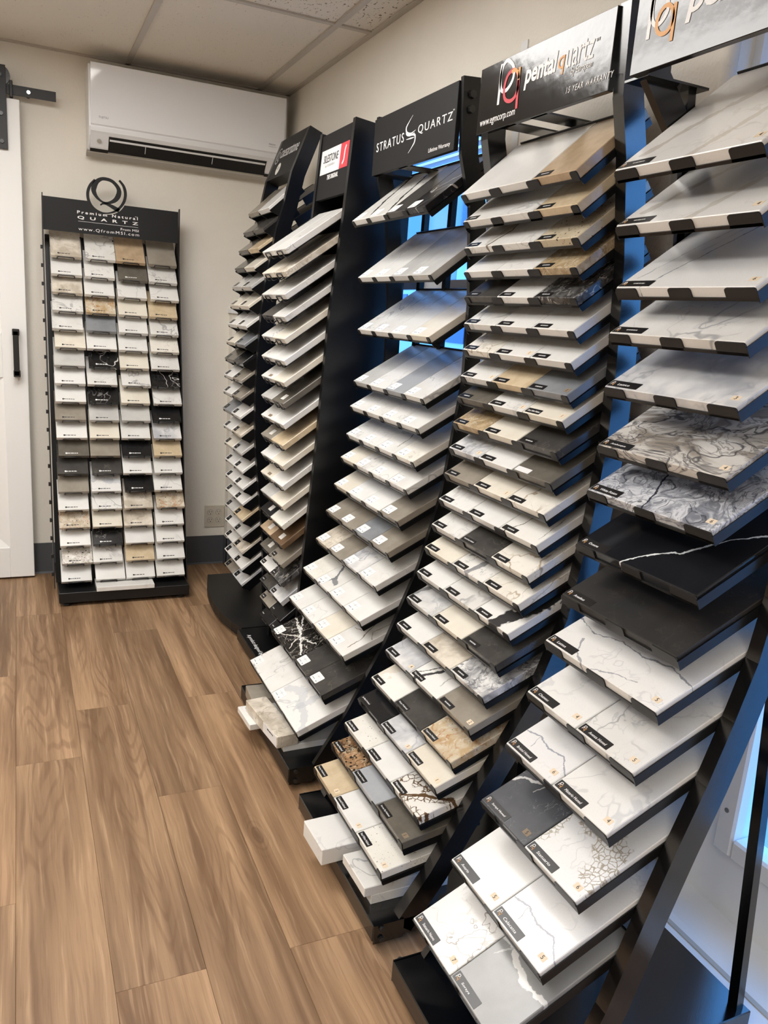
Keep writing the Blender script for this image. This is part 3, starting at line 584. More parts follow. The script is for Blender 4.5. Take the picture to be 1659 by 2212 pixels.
def rail_obj(name, path, dep, ya, yb, mat, par):
    bm = bmesh.new(); n = len(path); back = []
    for i in range(n):
        a = Vector(path[max(i-1, 0)]); b = Vector(path[min(i+1, n-1)]); d = (b-a).normalized(); q = Vector((d.y, -d.x)); back.append(Vector(path[i])+q*dep)
    rows = [[bm.verts.new((p[0]-par.location.x, y-par.location.y, p[1]-par.location.z)) for p in P] for P, y in ((path, ya), (back, ya), (back, yb), (path, yb))]
    for i in range(n-1):
        for k in range(4): bm.faces.new((rows[k][i], rows[(k+1) % 4][i], rows[(k+1) % 4][i+1], rows[k][i+1]))
    bm.faces.new([rows[k][0] for k in range(4)]); bm.faces.new([rows[k][-1] for k in (3, 2, 1, 0)])
    bmesh.ops.recalc_face_normals(bm, faces=bm.faces)
    return obj(name, newmesh(name, bm, [mat]), par)
def tabmesh(w, h, mat):
    k = ('tab', w, h, mat.name)
    if k not in PM:
        bm = bmesh.new(); prism(bm, [(p[0], p[1]-h/2) for p in rounded(w, h, .005, 3, True)], 'x', -.0028, -.0003); PM[k] = newmesh('retaining_tab', bm, [mat])
    return PM[k]
def make_tray_mesh(D, Wd, T, flange, mat, backlip=True, wrap=None):
    bm = bmesh.new()
    bbox(bm, .0, D, -Wd/2, Wd/2, -T-.0025, -T-.0002)
    bbox(bm, -.0028, .0, -Wd/2, Wd/2, -T-.0025, -T+.003)
    for s in (-1, 1):
        ya = s*Wd/2; yb = s*(Wd/2+.002)
        if wrap: bbox(bm, -.0028, D, ya, yb, -T-flange, -wrap)
        else: prism(bm, [(-.002, -T-.0002), (D*.98, -T-.0002), (D*.98, -T-flange), (.0, -T-flange), (-.002, -T-flange*.5)], 'y', ya, yb)
    if backlip: bbox(bm, D, D+.0025, -Wd/2+.01, Wd/2-.01, -T-.0025, .004)
    return newmesh('tray', bm, [mat])
def lam(z): return z
names_used = {}
def add_sample(kind_word, code, mw, D, w, T, label, cat='sample', group=None):
    mt, desc = STONE[code]
    o = obj('stone_sample', slabmesh(D, w, T, mt), None, mw=mw)
    return tag(o, label, cat, group)
def feet(par, xs, ys, z):
    for x in xs:
        for y in ys:
            bm = bmesh.new(); lathe_z(bm, [(.016, -z), (.018, -z+.004), (.016, -z+.009), (.007, -z+.011), (.006, 0)], (x-par.location.x, y-par.location.y)); 
            o = obj('levelling_foot', newmesh('levelling_foot', bm, [M['rubber']], False), par, (0, 0, z-par.location.z))
def rack_common(name, label, yl, yr, base, rails, raild, rail_y, legs, header, mats):
    R = empty(name, ((base[0]+base[1])/2, (yl+yr)/2, 0)); tag(R, label, 'display rack', 'stone sample racks along the window wall')
    lx, ly = R.location.x, R.location.y
    b = box('base', (base[0]-lx, base[1]-lx, base[2]-ly, base[3]-ly, base[4], base[5]), mats[0], R, .002)
    for y_ in (base[2], base[3]):
        s = -1 if y_ == base[2] else 1
        box('end_plate', (base[0]+.002-lx, base[0]+.075-lx, y_-ly, y_+s*.003-ly, base[4]-.004, base[5]+.001), mats[0], R)
        for zz_ in (base[4]+.008, base[5]-.008):
            bm = bmesh.new(); disc(bm, (base[0]+.02-lx, y_+s*.006-ly, zz_), .0065, (0, 1, 0), .006, 6); obj('bolt', newmesh('bolt', bm, [M['bolt']]), R)
    feet(R, (base[0]+.035, base[1]-.05), (base[2]+.03, base[3]-.03), base[4])
    for k_, (ya, yb) in enumerate(rail_y): rail_obj('rail', rails[k_] if isinstance(rails[0], list) else rails, raild, ya, yb, mats[1], R)
    for (fx, fy, fz), (tx, ty, tz) in legs:
        bm = bmesh.new(); a, c = Vector((fx-lx, fy-ly, fz)), Vector((tx-lx, ty-ly, tz)); w = .011
        A = [bm.verts.new(a+Vector(q)) for q in ((-.009, -w, 0), (.009, -w, 0), (.009, w, 0), (-.009, w, 0))]; B = [bm.verts.new(c+Vector(q)) for q in ((-.009, -w, 0), (.009, -w, 0), (.009, w, 0), (-.009, w, 0))]
        for k in range(4): bm.faces.new((A[k], A[(k+1) % 4], B[(k+1) % 4], B[k]))
        bm.faces.new(A[::-1]); bm.faces.new(B); bmesh.ops.recalc_face_normals(bm, faces=bm.faces)
        obj('rear_leg', newmesh('rear_leg', bm, [mats[0]]), R)
        box('top_bracket', (header[0]-lx, tx+.02-lx, ty-.03-ly, ty+.03-ly, tz-.004, tz), mats[0], R)
    return R
def scaled(rows, k): return [(x*k, CAM_H+(z-CAM_H)*k, t) for x, z, t in rows]
def build_rows(R, rackword, rows, layouts, yl, yr, D, T, nslots, flange, tabs, tagger, wrap=None):
    Wd = yl-yr; yc = (yl+yr)/2; sw = Wd/nslots; tm = make_tray_mesh(D, Wd, T, flange, M['steel'], wrap=wrap)
    for i, ((x, z, tl), lay) in enumerate(zip(rows, layouts), 1):
        F = rframe((x, yc, z), (1, 0, 0), math.radians(tl))
        tray = obj('tray', tm, R, mw=Matrix.Translation(-R.location) @ F)
        for y_, w_ in tabs: obj('retaining_tab', tabmesh(w_, T+.001, M['tab']), tray, (0, y_, -.0012))
        pos = 0; n = len(lay)
        for j, (code, span) in enumerate(lay):
            w = span*sw-.0026; yy = Wd/2-(pos+span/2)*sw; pos += span
            slot = '' if n == 1 else ((', back-wall end', ', front-door end')[j] if n == 2 else ([', back-wall end', ', middle', ', front-door end'][j] if n == 3 else [', back-wall end', ', second from back wall', ', second from front door', ', front-door end'][j]))
            lab = '%s sample, %s of %s%s' % (STONE[code][1], ORD[i]+(' shelf from top' if i > 1 else ' shelf'), rackword, slot)
            o = add_sample('', code, F @ Matrix.Translation((0, yy, .0)), D, w, T, lab, 'stone sample', 'stone samples on the racks')
            tagger(o, i, j, w, code)
# ------------------------------------------------------------------ rack 4: three-across rack with the red and gold letter logo
k4 = 1.0075
r4 = [(.979, 1.658, 42), (.9915, 1.598, 40.5), (1.002, 1.5385, 39), (1.007, 1.483, 37.5), (1.015, 1.4245, 36.7), (1.020, 1.360, 36), (1.0235, 1.2965, 35.5), (1.0245, 1.230, 34.8), (1.0205, 1.1765, 33.4), (1.015, 1.111, 32), (1.0105, 1.045, 31.5), (1.0035, .9775, 31), (.994, .9085, 30.2), (.9795, .840, 29.5), (.965, .7775, 28), (.948, .7105, 26.8), (.924, .640, 25.4), (.9005, .567, 24), (.873, .4935, 23.7), (.837, .418, 23.4), (.803, .3625, 20.5), (.768, .294, 15.5), (.734, .240, 10.5), (.688, .1755, 9.5)]
L4 = ['W2 A1', 'V2 B1', 'o2 U1', 'W1 F1 R1', 'D1 F1 H1', 'V1 F1 F1', 'G1 F1 W1', 'V1 B1 M1', 'Y1 V1 C1', 'R1 C1 D1', 'I1 W1 Y1', 'T1 C1 G1', 'F1 W1 k1', 'V1 D1 G1', 'C1 l1 G1', 'W1 V1 41', 'm1 C1 D1', 'W1 E1 S1', 'I1 61 T1', 'n1 D1 J1', 'K1 I1 C1', 'P1 W1 51', 'Q1 O1 Y1', 'B1 W1 P1']
# per-slot lists: code letter followed by how many slots wide the sample is
def parse(L): return [[(q[0], int(q[1])) for q in s.split()] for s in L]
yl4, yr4 = 1.794, 1.345
rail4 = [(.722, .05), (.80, .165), (.846, .249), (.903, .353), (.947, .43), (1.02, .56), (1.085, .74), (1.115, .96), (1.127, 1.13), (1.122, 1.30), (1.105, 1.50), (1.075, 1.69), (1.048, 1.795), (1.04, 1.955)]
R4 = rack_common('sample_rack', 'tall black rack under the glossy sign with red and gold letter logo', yl4, yr4, (.667, 1.235, 1.312, 1.829, .02, .062), rail4, .05, ((1.797, 1.829), (1.312, 1.342)), (((1.222, 1.70, .06), (1.215, 1.70, 1.81)), ((1.222, 1.58, .06), (1.215, 1.58, 1.81))), (1.04, 0), (M['steel_gloss'], M['steel_gloss']))
T4 = {(23, 2): 'Stormy Sky Polished', (24, 2): 'Pearl White Polished', (24, 1): 'Coastal Polished', (22, 1): 'Super White Polished', (22, 0): 'Desert White Polished', (21, 1): 'Bergamo Polished', (21, 2): 'Caramel Polished', (20, 2): 'Cappuccino Polished', (20, 1): 'Onyx Polished', (21, 0): 'Jet Black Polished', (23, 1): 'Grey Savoie Polished', (24, 0): 'Ivory Polished', (23, 0): 'Brown Polished', (14, 1): 'Coastal Grey Polished', (22, 2): 'Matterhorn', (19, 1): 'Sparta', (9, 2): 'Classic White Polished'}
N4 = {(24, 0): '3', (24, 1): '1', (24, 2): '1', (21, 1): '1', (21, 2): '1', (19, 0): '4', (19, 2): '2', (12, 1): '1', (9, 1): '1', (9, 2): '1', (8, 0): '1', (7, 1): '1', (23, 2): '1', (11, 0): '1', (8, 2): '1'}
DARK = set('DKYMX27e9HQZ')
def numsticker(o, x, y, s, col='tan'):
    st_ = obj('number_sticker', platemesh('number_sticker', .017, .012, .0003, M[col], .001), o, mw=on_slab(x, y))
    if s: letters(s, M['ink_black'], st_, Matrix.Translation((-.002, -.004, .0003)), height=.008, t=.0002)
def tag4(o, i, j, w, code):
    if i in (1, 3, 4) and j == 0 and i != 3: return
    if i == 4 and j == 1: return
    ang = Matrix.Identity(4)
    x, y = .011, w/2-.005-.026
    if i == 1: x, y = .012, w/2-.03
    t_ = obj('name_label', platemesh('name_label', .054, .0155, .0004, M['paper' if (i, j) == (11, 2) else 'tag_black']), o, mw=on_slab(x, y))
    if (i, j) == (11, 2): return
    if (i, j) in T4: letters(T4[(i, j)], M['ink_white'], t_, Matrix.Translation((-.0225, -.003, .0004)), width=.045, height=.0056, t=.0002)
    else: obj('lettering', dashmesh(.026, .0032, M['ink_light'], (i*3+j) % 5), t_, (.003, 0, .0004))
    if (i, j) in N4: numsticker(o, .016, -w/2+.017, N4[(i, j)], 'tan' if code not in DARK else 'brown_sticker')
sw = (yl4-yr4)/3; tabs4 = [((yl4-yr4)/2-.011, .022), (sw/2, .044), (-sw/2, .044), (-(yl4-yr4)/2+.011, .022)]
build_rows(R4, 'red-logo rack', scaled(r4, k4), parse(L4), yl4, yr4, .2, .02, 3, .013, tabs4, tag4)
# ------------------------------------------------------------------ rack 3: four-across rack with the swoosh sign
k3 = .995
r3 = [(.986, 1.653, 39.5), (1.0185, 1.482, 38.5), (1.0285, 1.3175, 34.5), (1.0255, 1.1475, 31.5), (1.0185, 1.0625, 30.8), (1.011, .9675, 30), (.9955, .887, 29.5), (.977, .793, 29), (.953, .6995, 28), (.9215, .5995, 27), (.8805, .4945, 25.2), (.8345, .390, 23.5), (.7755, .273, 23), (.7025, .1655, 23)]
L3 = ['11 11 D1 X1', 'F1 W1 L1 L1', 'V1 V1 W1 C1', 'L1 F1 O1 V1', 'W1 V1 F1 W1', 'F1 F1 q1 G1', 'C1 V1 F1 V1', 'C1 W1 W1 T1', 'T1 T1 M1 T1', 'E1 T1 I1 V1', 'P1 31 W1 W1', 'W1 F1 C1 q1', '22 D1 D1', 'V2 p2']
yl3, yr3 = 2.486, 1.970
rail3 = [(.742, .05), (.845, .215), (.955, .43), (1.045, .66), (1.10, .88), (1.135, 1.2), (1.13, 1.42), (1.105, 1.66), (1.065, 1.785), (1.052, 1.97)]
R3 = rack_common('sample_rack', 'tall black rack under the matte sign with a white swoosh', yl3, yr3, (.676, 1.248, 1.952, 2.504, .02, .066), rail3, .05, ((2.489, 2.504), (1.952, 1.967)), (((1.235, 2.29, .06), (1.235, 2.29, 1.80)), ((1.235, 2.47, .06), (1.235, 2.47, 1.80))), (1.052, 0), (M['steel'], M['steel']))
def tag3(o, i, j, w, code):
    big = w > .2
    t_ = obj('name_label', platemesh('name_label', .05, .034, .0004, M['paper'], .004), o, mw=on_slab(.023, w/2-.030))
    obj('print_line', dashmesh(.034, .0016, M['ink_light'], 1), t_, (0, .006, .0004)); obj('print_line', dashmesh(.018, .0022, M['ink_grey'], 2), t_, (-.009, -.009, .0004)); obj('print_line', dashmesh(.006, .003, M['ink_grey'], 3), t_, (.014, -.010, .0004))
    bm_k = 'swoosh'
    if bm_k not in PM:
        bm = bmesh.new(); ribbon(bm, [(.001, .011), (-.002, .007), (.001, .004), (-.001, 0)], [.0002, .0006, .0006, .0002], .0002); PM[bm_k] = newmesh('swoosh_mark', bm, [M['ink_grey']])
    obj('swoosh_mark', PM[bm_k], t_, (0, 0, .0004))
sw = (yl3-yr3)/4; hw = (yl3-yr3)/2
build_rows(R3, 'swoosh-sign rack', scaled(r3, k3), parse(L3), yl3, yr3, .25, .02, 4, .014, [(hw-.008, .016), (sw, .026), (0, .026), (-sw, .026), (-hw+.008, .016)], tag3)
# ------------------------------------------------------------------ rack 5: rack with the gold letter logo by the exterior door
k5 = .876/.75
r5 = [(.813, 1.593, 39), (.829, 1.5165, 37), (.845, 1.428, 35), (.844, 1.3595, 33.5), (.849, 1.2765, 32.7), (.8515, 1.1825, 32), (.8435, 1.108, 30), (.8355, 1.0175, 28), (.8195, .9285, 26.5), (.7975, .8475, 25), (.7735, .7555, 25), (.7425, .6625, 25), (.7045, .560, 25), (.657, .452, 25.3), (.592, .350, 25.5)]
L5 = ['f2', 'f2', 'h2', 'V2', 'I2', 'c2', 'd2', '72', 'e2', 'b2', 'F1 V1', 'j1 F1', '91 a1', 'W1 j1', 'i1 81']
yl5, yr5 = 1.186, .876
rail5 = [(.722, .055), (.83, .21), (.93, .355), (.99, .48), (1.038, .603), (1.074, .74), (1.10, .9), (1.118, 1.1), (1.12, 1.3), (1.112, 1.5), (1.09, 1.68), (.995, 1.785), (.982, 1.94)]
rail5b = [(.835, .055), (.90, .20), (.955, .37), (1.0, .5), (1.045, .62), (1.082, .735), (1.112, .84), (1.128, .95), (1.135, 1.1), (1.135, 1.25), (1.125, 1.42), (1.108, 1.58), (1.085, 1.69), (.995, 1.785), (.982, 1.94)]
R5 = rack_common('sample_rack', 'tall black rack under the glossy gold-logo sign beside the glazed door', yl5, yr5, (.665, 1.292, .846, 1.205, .02, .066), [rail5, rail5b], .055, ((1.189, 1.205), (.846, .873)), (((1.272, .868, .06), (1.10, .875, 1.79)), ((1.272, 1.20, .06), (1.10, 1.20, 1.79))), (.982, 0), (M['steel_gloss'], M['steel_gloss']))
T5 = {(7, 0): 'White Fusion', (8, 0): 'Oceana', (9, 0): 'Amadeus', (10, 0): 'Lattea', (11, 0): 'Chateau', (11, 1): 'Avenza Honed', (12, 0): 'Bristol Honed', (12, 1): 'Misterio Honed', (13, 0): 'Soraya Honed', (13, 1): 'Statuario', (14, 0): 'Avorio', (14, 1): 'Calacatta', (15, 0): 'Statuario Nuovo', (15, 1): 'Soraya', (6, 0): 'Arabesque', (5, 0): 'Lattice'}
N5 = {3: '6', 5: '3', 6: '4', 7: '6', 10: '5', 1: '4', 2: '4'}
N5b = {(11, 0): '4', (12, 0): '6', (12, 1): '4', (13, 0): '5', (13, 1): '6', (14, 0): '5', (14, 1): '5', (15, 0): '7', (11, 1): '5'}
def pmark(par, mw, s):
    """small p-and-q mark printed on the labels"""
    if 'pm' not in PM:
        bm = bmesh.new(); ribbon(bm, [(-.35, -.6), (-.25, .5)], .06, .0002); ribbon(bm, [(.3*math.cos(a)+.05, .32*math.sin(a)+.2) for a in [2*math.pi*k/14 for k in range(14)]], .055, .0002, True); PM['pm'] = newmesh('logo_mark', bm, [M['ink_white']])
        bm = bmesh.new(); ribbon(bm, [(.3*math.cos(a)+.3, .3*math.sin(a)-.25) for a in [math.pi*.5+1.6*math.pi*k/12 for k in range(13)]], .05, .0002); ribbon(bm, [(.62, .05), (.55, -.95)], .05, .0002); PM['qm'] = newmesh('logo_mark', bm, [M['ink_gold']])
    for k in ('pm', 'qm'): obj('logo_mark', PM[k], par, mw=mw @ Matrix.Diagonal((s, s, 1, 1)))
def tag5(o, i, j, w, code):
    t_ = obj('name_label', platemesh('name_label', .078, .0185, .0005, M['tag_black'], .001), o, mw=on_slab(.0125, w/2-.042))
    pmark(t_, Matrix.Translation((-.031, .001, .0005)), .0085)
    s = T5.get((i, j))
    if s: letters(s, M['ink_white'], t_, Matrix.Translation((-.016, -.004, .0005)), width=min(.046, .0044*len(s)), height=.0058, shear=.15, t=.0002)
    else: obj('lettering', dashmesh(.028, .003, M['ink_light'], i % 5), t_, (.006, 0, .0005))
    n_ = N5b.get((i, j)) or (N5.get(i) if i < 11 else None)
    if n_: numsticker(o, .022, -w/2+.02, n_, 'brown_sticker' if code in DARK else 'tan')
hw = (yl5-yr5)/2
build_rows(R5, 'gold-logo rack', scaled(r5, k5), parse(L5), yl5, yr5, .305, .021, 2, .005, [(hw-.027, .054), (.0, .05), (-hw+.03, .06)], tag5, wrap=.0075)
# ------------------------------------------------------------------ signs of racks 3, 4 and 5
def sign_frame(X, px, py): p = onX(px, py, X); return p
def sign_text(s, mat, par, X, Lp, Rp, height=None, name='lettering', **kw):
    a = onX(*Lp, X); b = onX(*Rp, X)
    me = textmesh(s, mat, width=abs(a.y-b.y), height=height, t=.0006, **kw)
    # drop to the baseline: letters with descenders hang below it
    lo = 1.0 if any(c in s for c in 'gjpqy') else 0.0
    return obj(name, me, par, mw=Matrix.Translation(-R_(par)) @ frame((X-.0003, a.y, (a.z+b.z)/2-lo*.21*(height or .01)), (0, -1, 0), (0, 0, 1)))
def R_(o):
    v = Vector(o.location); q = o.parent
    while q: v = v+q.location; q = q.parent
    return v
def sign(R, name, X, ya, yb, za, zb, mat, th=.014):
    l = R.location; return box(name, (X-l.x, X+th-l.x, yb-l.y, ya-l.y, za-l.z, zb-l.z), mat, R, .001)
def spline(pts, n=5, closed=True):
    out = []; N = len(pts); rng = range(N) if closed else range(N-1)
    for i in rng:
        g_ = lambda k: Vector(pts[k % N]) if closed else Vector(pts[min(max(k, 0), N-1)])
        p0, p1, p2, p3 = g_(i-1), g_(i), g_(i+1), g_(i+2)
        for k in range(n):
            t = k/n; out.append(tuple(.5*((2*p1)+(p2-p0)*t+(2*p0-5*p1+4*p2-p3)*t*t+(3*p1-p0-3*p2+p3)*t**3)))
    if not closed: out.append(tuple(pts[-1]))
    return out
def stroke(name, par, X, pix, hw_, mat, closed=False, dx=.0003, smooth=True):
    """pixel polyline on a sign plane x=X -> flat raised stroke"""
    P = [onX(a, b, X) for a, b in pix]; o = P[0]; pts = [(-(p.y-o.y), p.z-o.z) for p in P]
    if smooth and len(pts) > 2: pts = spline(pts, 5, closed)
    if isinstance(hw_, (list, tuple)):
        n = len(pts); hh = [hw_[min(int(i/n*len(hw_)), len(hw_)-1)] for i in range(n)]
        hh = [sum(hh[max(0, i-2):i+3])/len(hh[max(0, i-2):i+3]) for i in range(n)]
    else: hh = hw_
    bm = bmesh.new(); ribbon(bm, pts, hh, .0006, closed)
    return obj(name, newmesh(name, bm, [mat]), par, mw=Matrix.Translation(-R_(par)) @ frame((X-dx, o.y, o.z), (0, -1, 0), (0, 0, 1)))
Z = lambda ox, oy, s: (lambda x, y: (ox+x/s, oy+y/s))
# rack 4 sign
X4 = 1.034; s4 = sign(R4, 'header_sign', X4, 1.831, 1.342, 1.806, 1.952, M['sign_gloss'])
za_ = Z(980, 0, 1659/440)
stroke('logo_p_stem', s4, X4, [za_(398, 522), za_(362, 855)], .0045, M['ink_white'], smooth=False)
stroke('logo_p_bowl', s4, X4, [za_(450, 492), za_(492, 545), za_(486, 640), za_(440, 725), za_(398, 742), za_(384, 690), za_(392, 600), za_(415, 525)], .0042, M['ink_white'], True)
stroke('logo_q_bowl', s4, X4, [za_(500, 568), za_(530, 610), za_(528, 700), za_(500, 790), za_(455, 825), za_(418, 800), za_(416, 710), za_(448, 610)], .0042, M['ink_red'], True, dx=.0006)
stroke('logo_q_stem', s4, X4, [za_(530, 640), za_(512, 885)], .0042, M['ink_red'], smooth=False, dx=.0006)
stroke('logo_q_top', s4, X4, [za_(478, 590), za_(503, 568), za_(528, 590), za_(536, 640)], .0038, M['ink_gold'], dx=.0009)
stroke('logo_q_top', s4, X4, [za_(545, 545), za_(532, 650)], .0040, M['ink_gold'], smooth=False, dx=.0009)
sign_text('pental', M['ink_white'], s4, X4, za_(575, 692), za_(838, 592), .052, shear=.15, bold=.03)
sign_text('q', M['ink_gold'], s4, X4, za_(847, 588), za_(900, 570), .036, shear=.1)
sign_text('uartz', M['ink_white'], s4, X4, za_(912, 562), za_(1140, 468), .040, shear=.1)
sign_text('TM', M['ink_white'], s4, X4, za_(1165, 338), za_(1194, 326), .006, shear=.2)
sign_text('by European', M['ink_white'], s4, X4, za_(955, 610), za_(1130, 545), .017, shear=.1)
sign_text('15 YEAR WARRANTY', M['ink_white'], s4, X4, za_(915, 770), za_(1303, 618), .0115, shear=.25, space=1.3)
sign_text('www.egmcorp.com', M['ink_white'], s4, X4, za_(213, 1043), za_(497, 938), .016, shear=.1)
for zz_ in (1.925, 1.87):
    bm = bmesh.new(); disc(bm, (1.075-R4.location.x, 1.308-R4.location.y, zz_), .012, (0, 1, 0), .01, 6); obj('bolt', newmesh('bolt', bm, [M['bolt']]), R4)
# rack 5 sign
X5 = .972; s5 = sign(R5, 'header_sign', X5, 1.207, .843, 1.79, 1.945, M['sign_gloss'])
za_ = Z(1260, 0, 1576/399)
stroke('logo_p_stem', s5, X5, [za_(603, -25), za_(548, 340)], .0038, M['ink_white'], smooth=False)
stroke('logo_p_bowl', s5, X5, [za_(665, -75), za_(722, -20), za_(722, 90), za_(665, 190), za_(612, 212), za_(590, 150), za_(598, 40), za_(620, -40)], .0036, M['ink_white'], True)
stroke('logo_q_bowl', s5, X5, [za_(732, 40), za_(768, 80), za_(766, 170), za_(722, 262), za_(668, 292), za_(632, 262), za_(634, 180), za_(676, 85)], .0034, M['ink_gold'], True, dx=.0006)
stroke('logo_q_stem', s5, X5, [za_(796, 18), za_(748, 350)], .0034, M['ink_gold'], smooth=False, dx=.0006)
sign_text('pental', M['ink_white'], s5, X5, za_(880, 122), za_(1640, -165), .055, shear=.15, bold=.025)
# rack 3 sign
X3 = 1.048; s3 = sign(R3, 'header_sign', X3, 2.506, 1.968, 1.796, 1.962, M['sign_matte'])
za_ = Z(740, 150, 1416/320)
sign_text('STRATUS', M['ink_white'], s3, X3, za_(325, 792), za_(585, 698), .026, space=1.25)
sign_text('QUARTZ', M['ink_white'], s3, X3, za_(720, 628), za_(1050, 502), .026, space=1.25)
sign_text('TM', M['ink_white'], s3, X3, za_(1058, 398), za_(1074, 390), .004)
sign_text('Lifetime Warranty', M['ink_white'], s3, X3, za_(820, 803), za_(1028, 725), .014)
stroke('swoosh_upper', s3, X3, [za_(676, 436), za_(640, 500), za_(612, 560), za_(618, 605), za_(655, 612), za_(700, 578)], [.0006, .0018, .0032, .0032, .0022, .0006], M['ink_white'])
stroke('swoosh_middle', s3, X3, [za_(612, 580), za_(612, 620), za_(640, 632), za_(690, 605)], [.0008, .002, .0024, .0008], M['ink_white'])
stroke('swoosh_lower', s3, X3, [za_(628, 800), za_(662, 745), za_(690, 690), za_(695, 630), za_(672, 625), za_(640, 640)], [.0006, .0018, .0032, .0032, .0022, .0006], M['ink_white'])
stroke('swoosh_middle', s3, X3, [za_(612, 672), za_(650, 660), za_(684, 648)], [.0008, .002, .0008], M['ink_white'])
for zz_ in (1.93, 1.895):
    bm = bmesh.new(); disc(bm, (1.08-R3.location.x, 1.948-R3.location.y, zz_), .010, (0, 1, 0), .01, 6); obj('bolt', newmesh('bolt', bm, [M['bolt']]), R3)
# ------------------------------------------------------------------ loose samples lying on the rack bases
def loose(label, code, x, y, ztop, D, w, T, rot=0.0, lab=None):
    mw = Matrix.Translation((x, y, ztop)) @ Matrix.Rotation(math.radians(rot), 4, 'Z')
    o = add_sample('', code, mw, D, w, T, label, 'stone sample', 'loose samples lying on the rack bases')
    if lab == 'top':
        t_ = obj('name_label', platemesh('name_label', .05, .034, .0004, M['paper'], .004), o, mw=on_slab(.03, w/2-.032)); obj('print_line', dashmesh(.03, .0016, M['ink_grey'], 1), t_, (0, .005, .0004)); obj('print_line', dashmesh(.02, .002, M['ink_grey'], 2), t_, (-.006, -.009, .0004))
    if lab == 'edge':
        t_ = box('edge_label', (-.0006, 0, -w/2+.004, -.02, -T+.002, -.003), M['paper'], o); obj('print_line', dashmesh(.045, .004, M['ink_black'], 2), t_, mw=frame((-.0007, -.075, -.011), (0, -1, 0), (0, 0, 1)))
    return o
zb = .066
loose('white labelled sample lying lowest on the swoosh-sign rack base, overhanging', 'F', .622, 2.262, zb+.0195, .25, .128, .02, 3, 'top')
loose('taupe sample lying on the swoosh-sign rack base under the bottom shelf', 'T', .668, 2.376, zb+.0395, .16, .105, .039, -4)
loose('long beige sample with an edge label on top of the swoosh-sign rack base pile', 'E', .650, 2.163, zb+.059, .07, .255, .0385, 6.5, 'edge')
loose('white sample lying by the rail foot on the swoosh-sign rack base', 'W', .688, 2.108, zb+.0195, .25, .124, .02, 1)
zb = .062
loose('thick plain white sample overhanging the red-logo rack base', 'F', .624, 1.596, zb+.043, .2, .124, .043, 2)
loose('upper of two stacked veined white samples on the red-logo rack base', 'V', .668, 1.437, zb+.048, .2, .126, .024, 1.5)
loose('lower of two stacked veined white samples on the red-logo rack base', 'V', .688, 1.438, zb+.0245, .2, .126, .025, 0)
# ================================================================== rack 2: solid-sided tower with the red and white square sign
def wire_u(w, drop, T, key):
    if key not in PM:
        bm = bmesh.new(); a = w/2
        tube(bm, [(.05, a, -T-drop), (.0, a, -T-drop), (-.004, a, -T-drop+.004), (-.004, a, -.008), (-.004, a-.004, -.005), (-.004, -a+.004, -.005), (-.004, -a, -.008), (-.004, -a, -T-drop+.004), (0, -a, -T-drop), (.05, -a, -T-drop)], .0024, 5)
        PM[key] = newmesh('wire_holder', bm, [M['wire']], True)
    return PM[key]
yl2, yr2 = 2.909, 2.630; D2, T2 = .26, .02
path2 = [(.895, .06), (.908, .382), (.944, .907), (.965, 1.351), (.995, 1.665), (1.019, 1.985)]
R2 = empty('sample_tower', (1.0, (yl2+yr2)/2, 0)); tag(R2, 'black solid-sided sample tower with red and white square sign', 'display rack', 'stone sample racks along the window wall')
l = R2.location
for ya, yb in ((2.60, 2.622), (2.918, 2.94)):
    bm = bmesh.new(); prism(bm, [(p[0]-l.x, p[1]) for p in path2+[(1.235, 1.96), (1.235, .06)]], 'y', ya-l.y, yb-l.y); obj('side_panel', newmesh('side_panel', bm, [M['steel']]), R2)
box('back_panel', (1.19-l.x, 1.20-l.x, 2.622-l.y, 2.918-l.y, .08, 1.95), M['steel_dull'], R2)
hx = lambda z: .995+(z-1.665)*(1.019-.995)/.32
bm = bmesh.new(); prism(bm, [(hx(1.755)+.004-l.x, 1.755), (hx(1.975)+.004-l.x, 1.975), (hx(1.975)+.02-l.x, 1.975), (hx(1.755)+.02-l.x, 1.755)], 'y', 2.622-l.y, 2.918-l.y); hp = obj('header_panel', newmesh('header_panel', bm, [M['sign_matte']]), R2)
b2 = box('base', (.79-l.x, 1.235-l.x, 2.57-l.y, 3.018-l.y, .018, .064), M['steel'], R2, .003)
feet(R2, (.83, 1.19), (2.61, 2.98), .018)
letters('A product designed by', M['ink_white'], R2, Matrix.Translation(-l) @ frame((.806, 2.945, .0645), (0, -1, 0), (1, 0, 0)), height=.022, width=.20, t=.0003)
tm2 = None
bm = bmesh.new(); bbox(bm, .01, D2, -(yl2-yr2)/2+.01, (yl2-yr2)/2-.01, -T2-.004, -T2-.0002); tm2 = newmesh('tray', bm, [M['steel']])
L2 = ['WV', 'CE', 'VV', 'DV', 'VC', 'VW', 'WC', 'LY', 'WW', 'TB', 'WC', 'CF', 'LC', 'KP', 'AN', 'YT', 'WH', 'DI', 'TK', 'KK']
yc2 = (yl2+yr2)/2; w2 = (yl2-yr2)/2
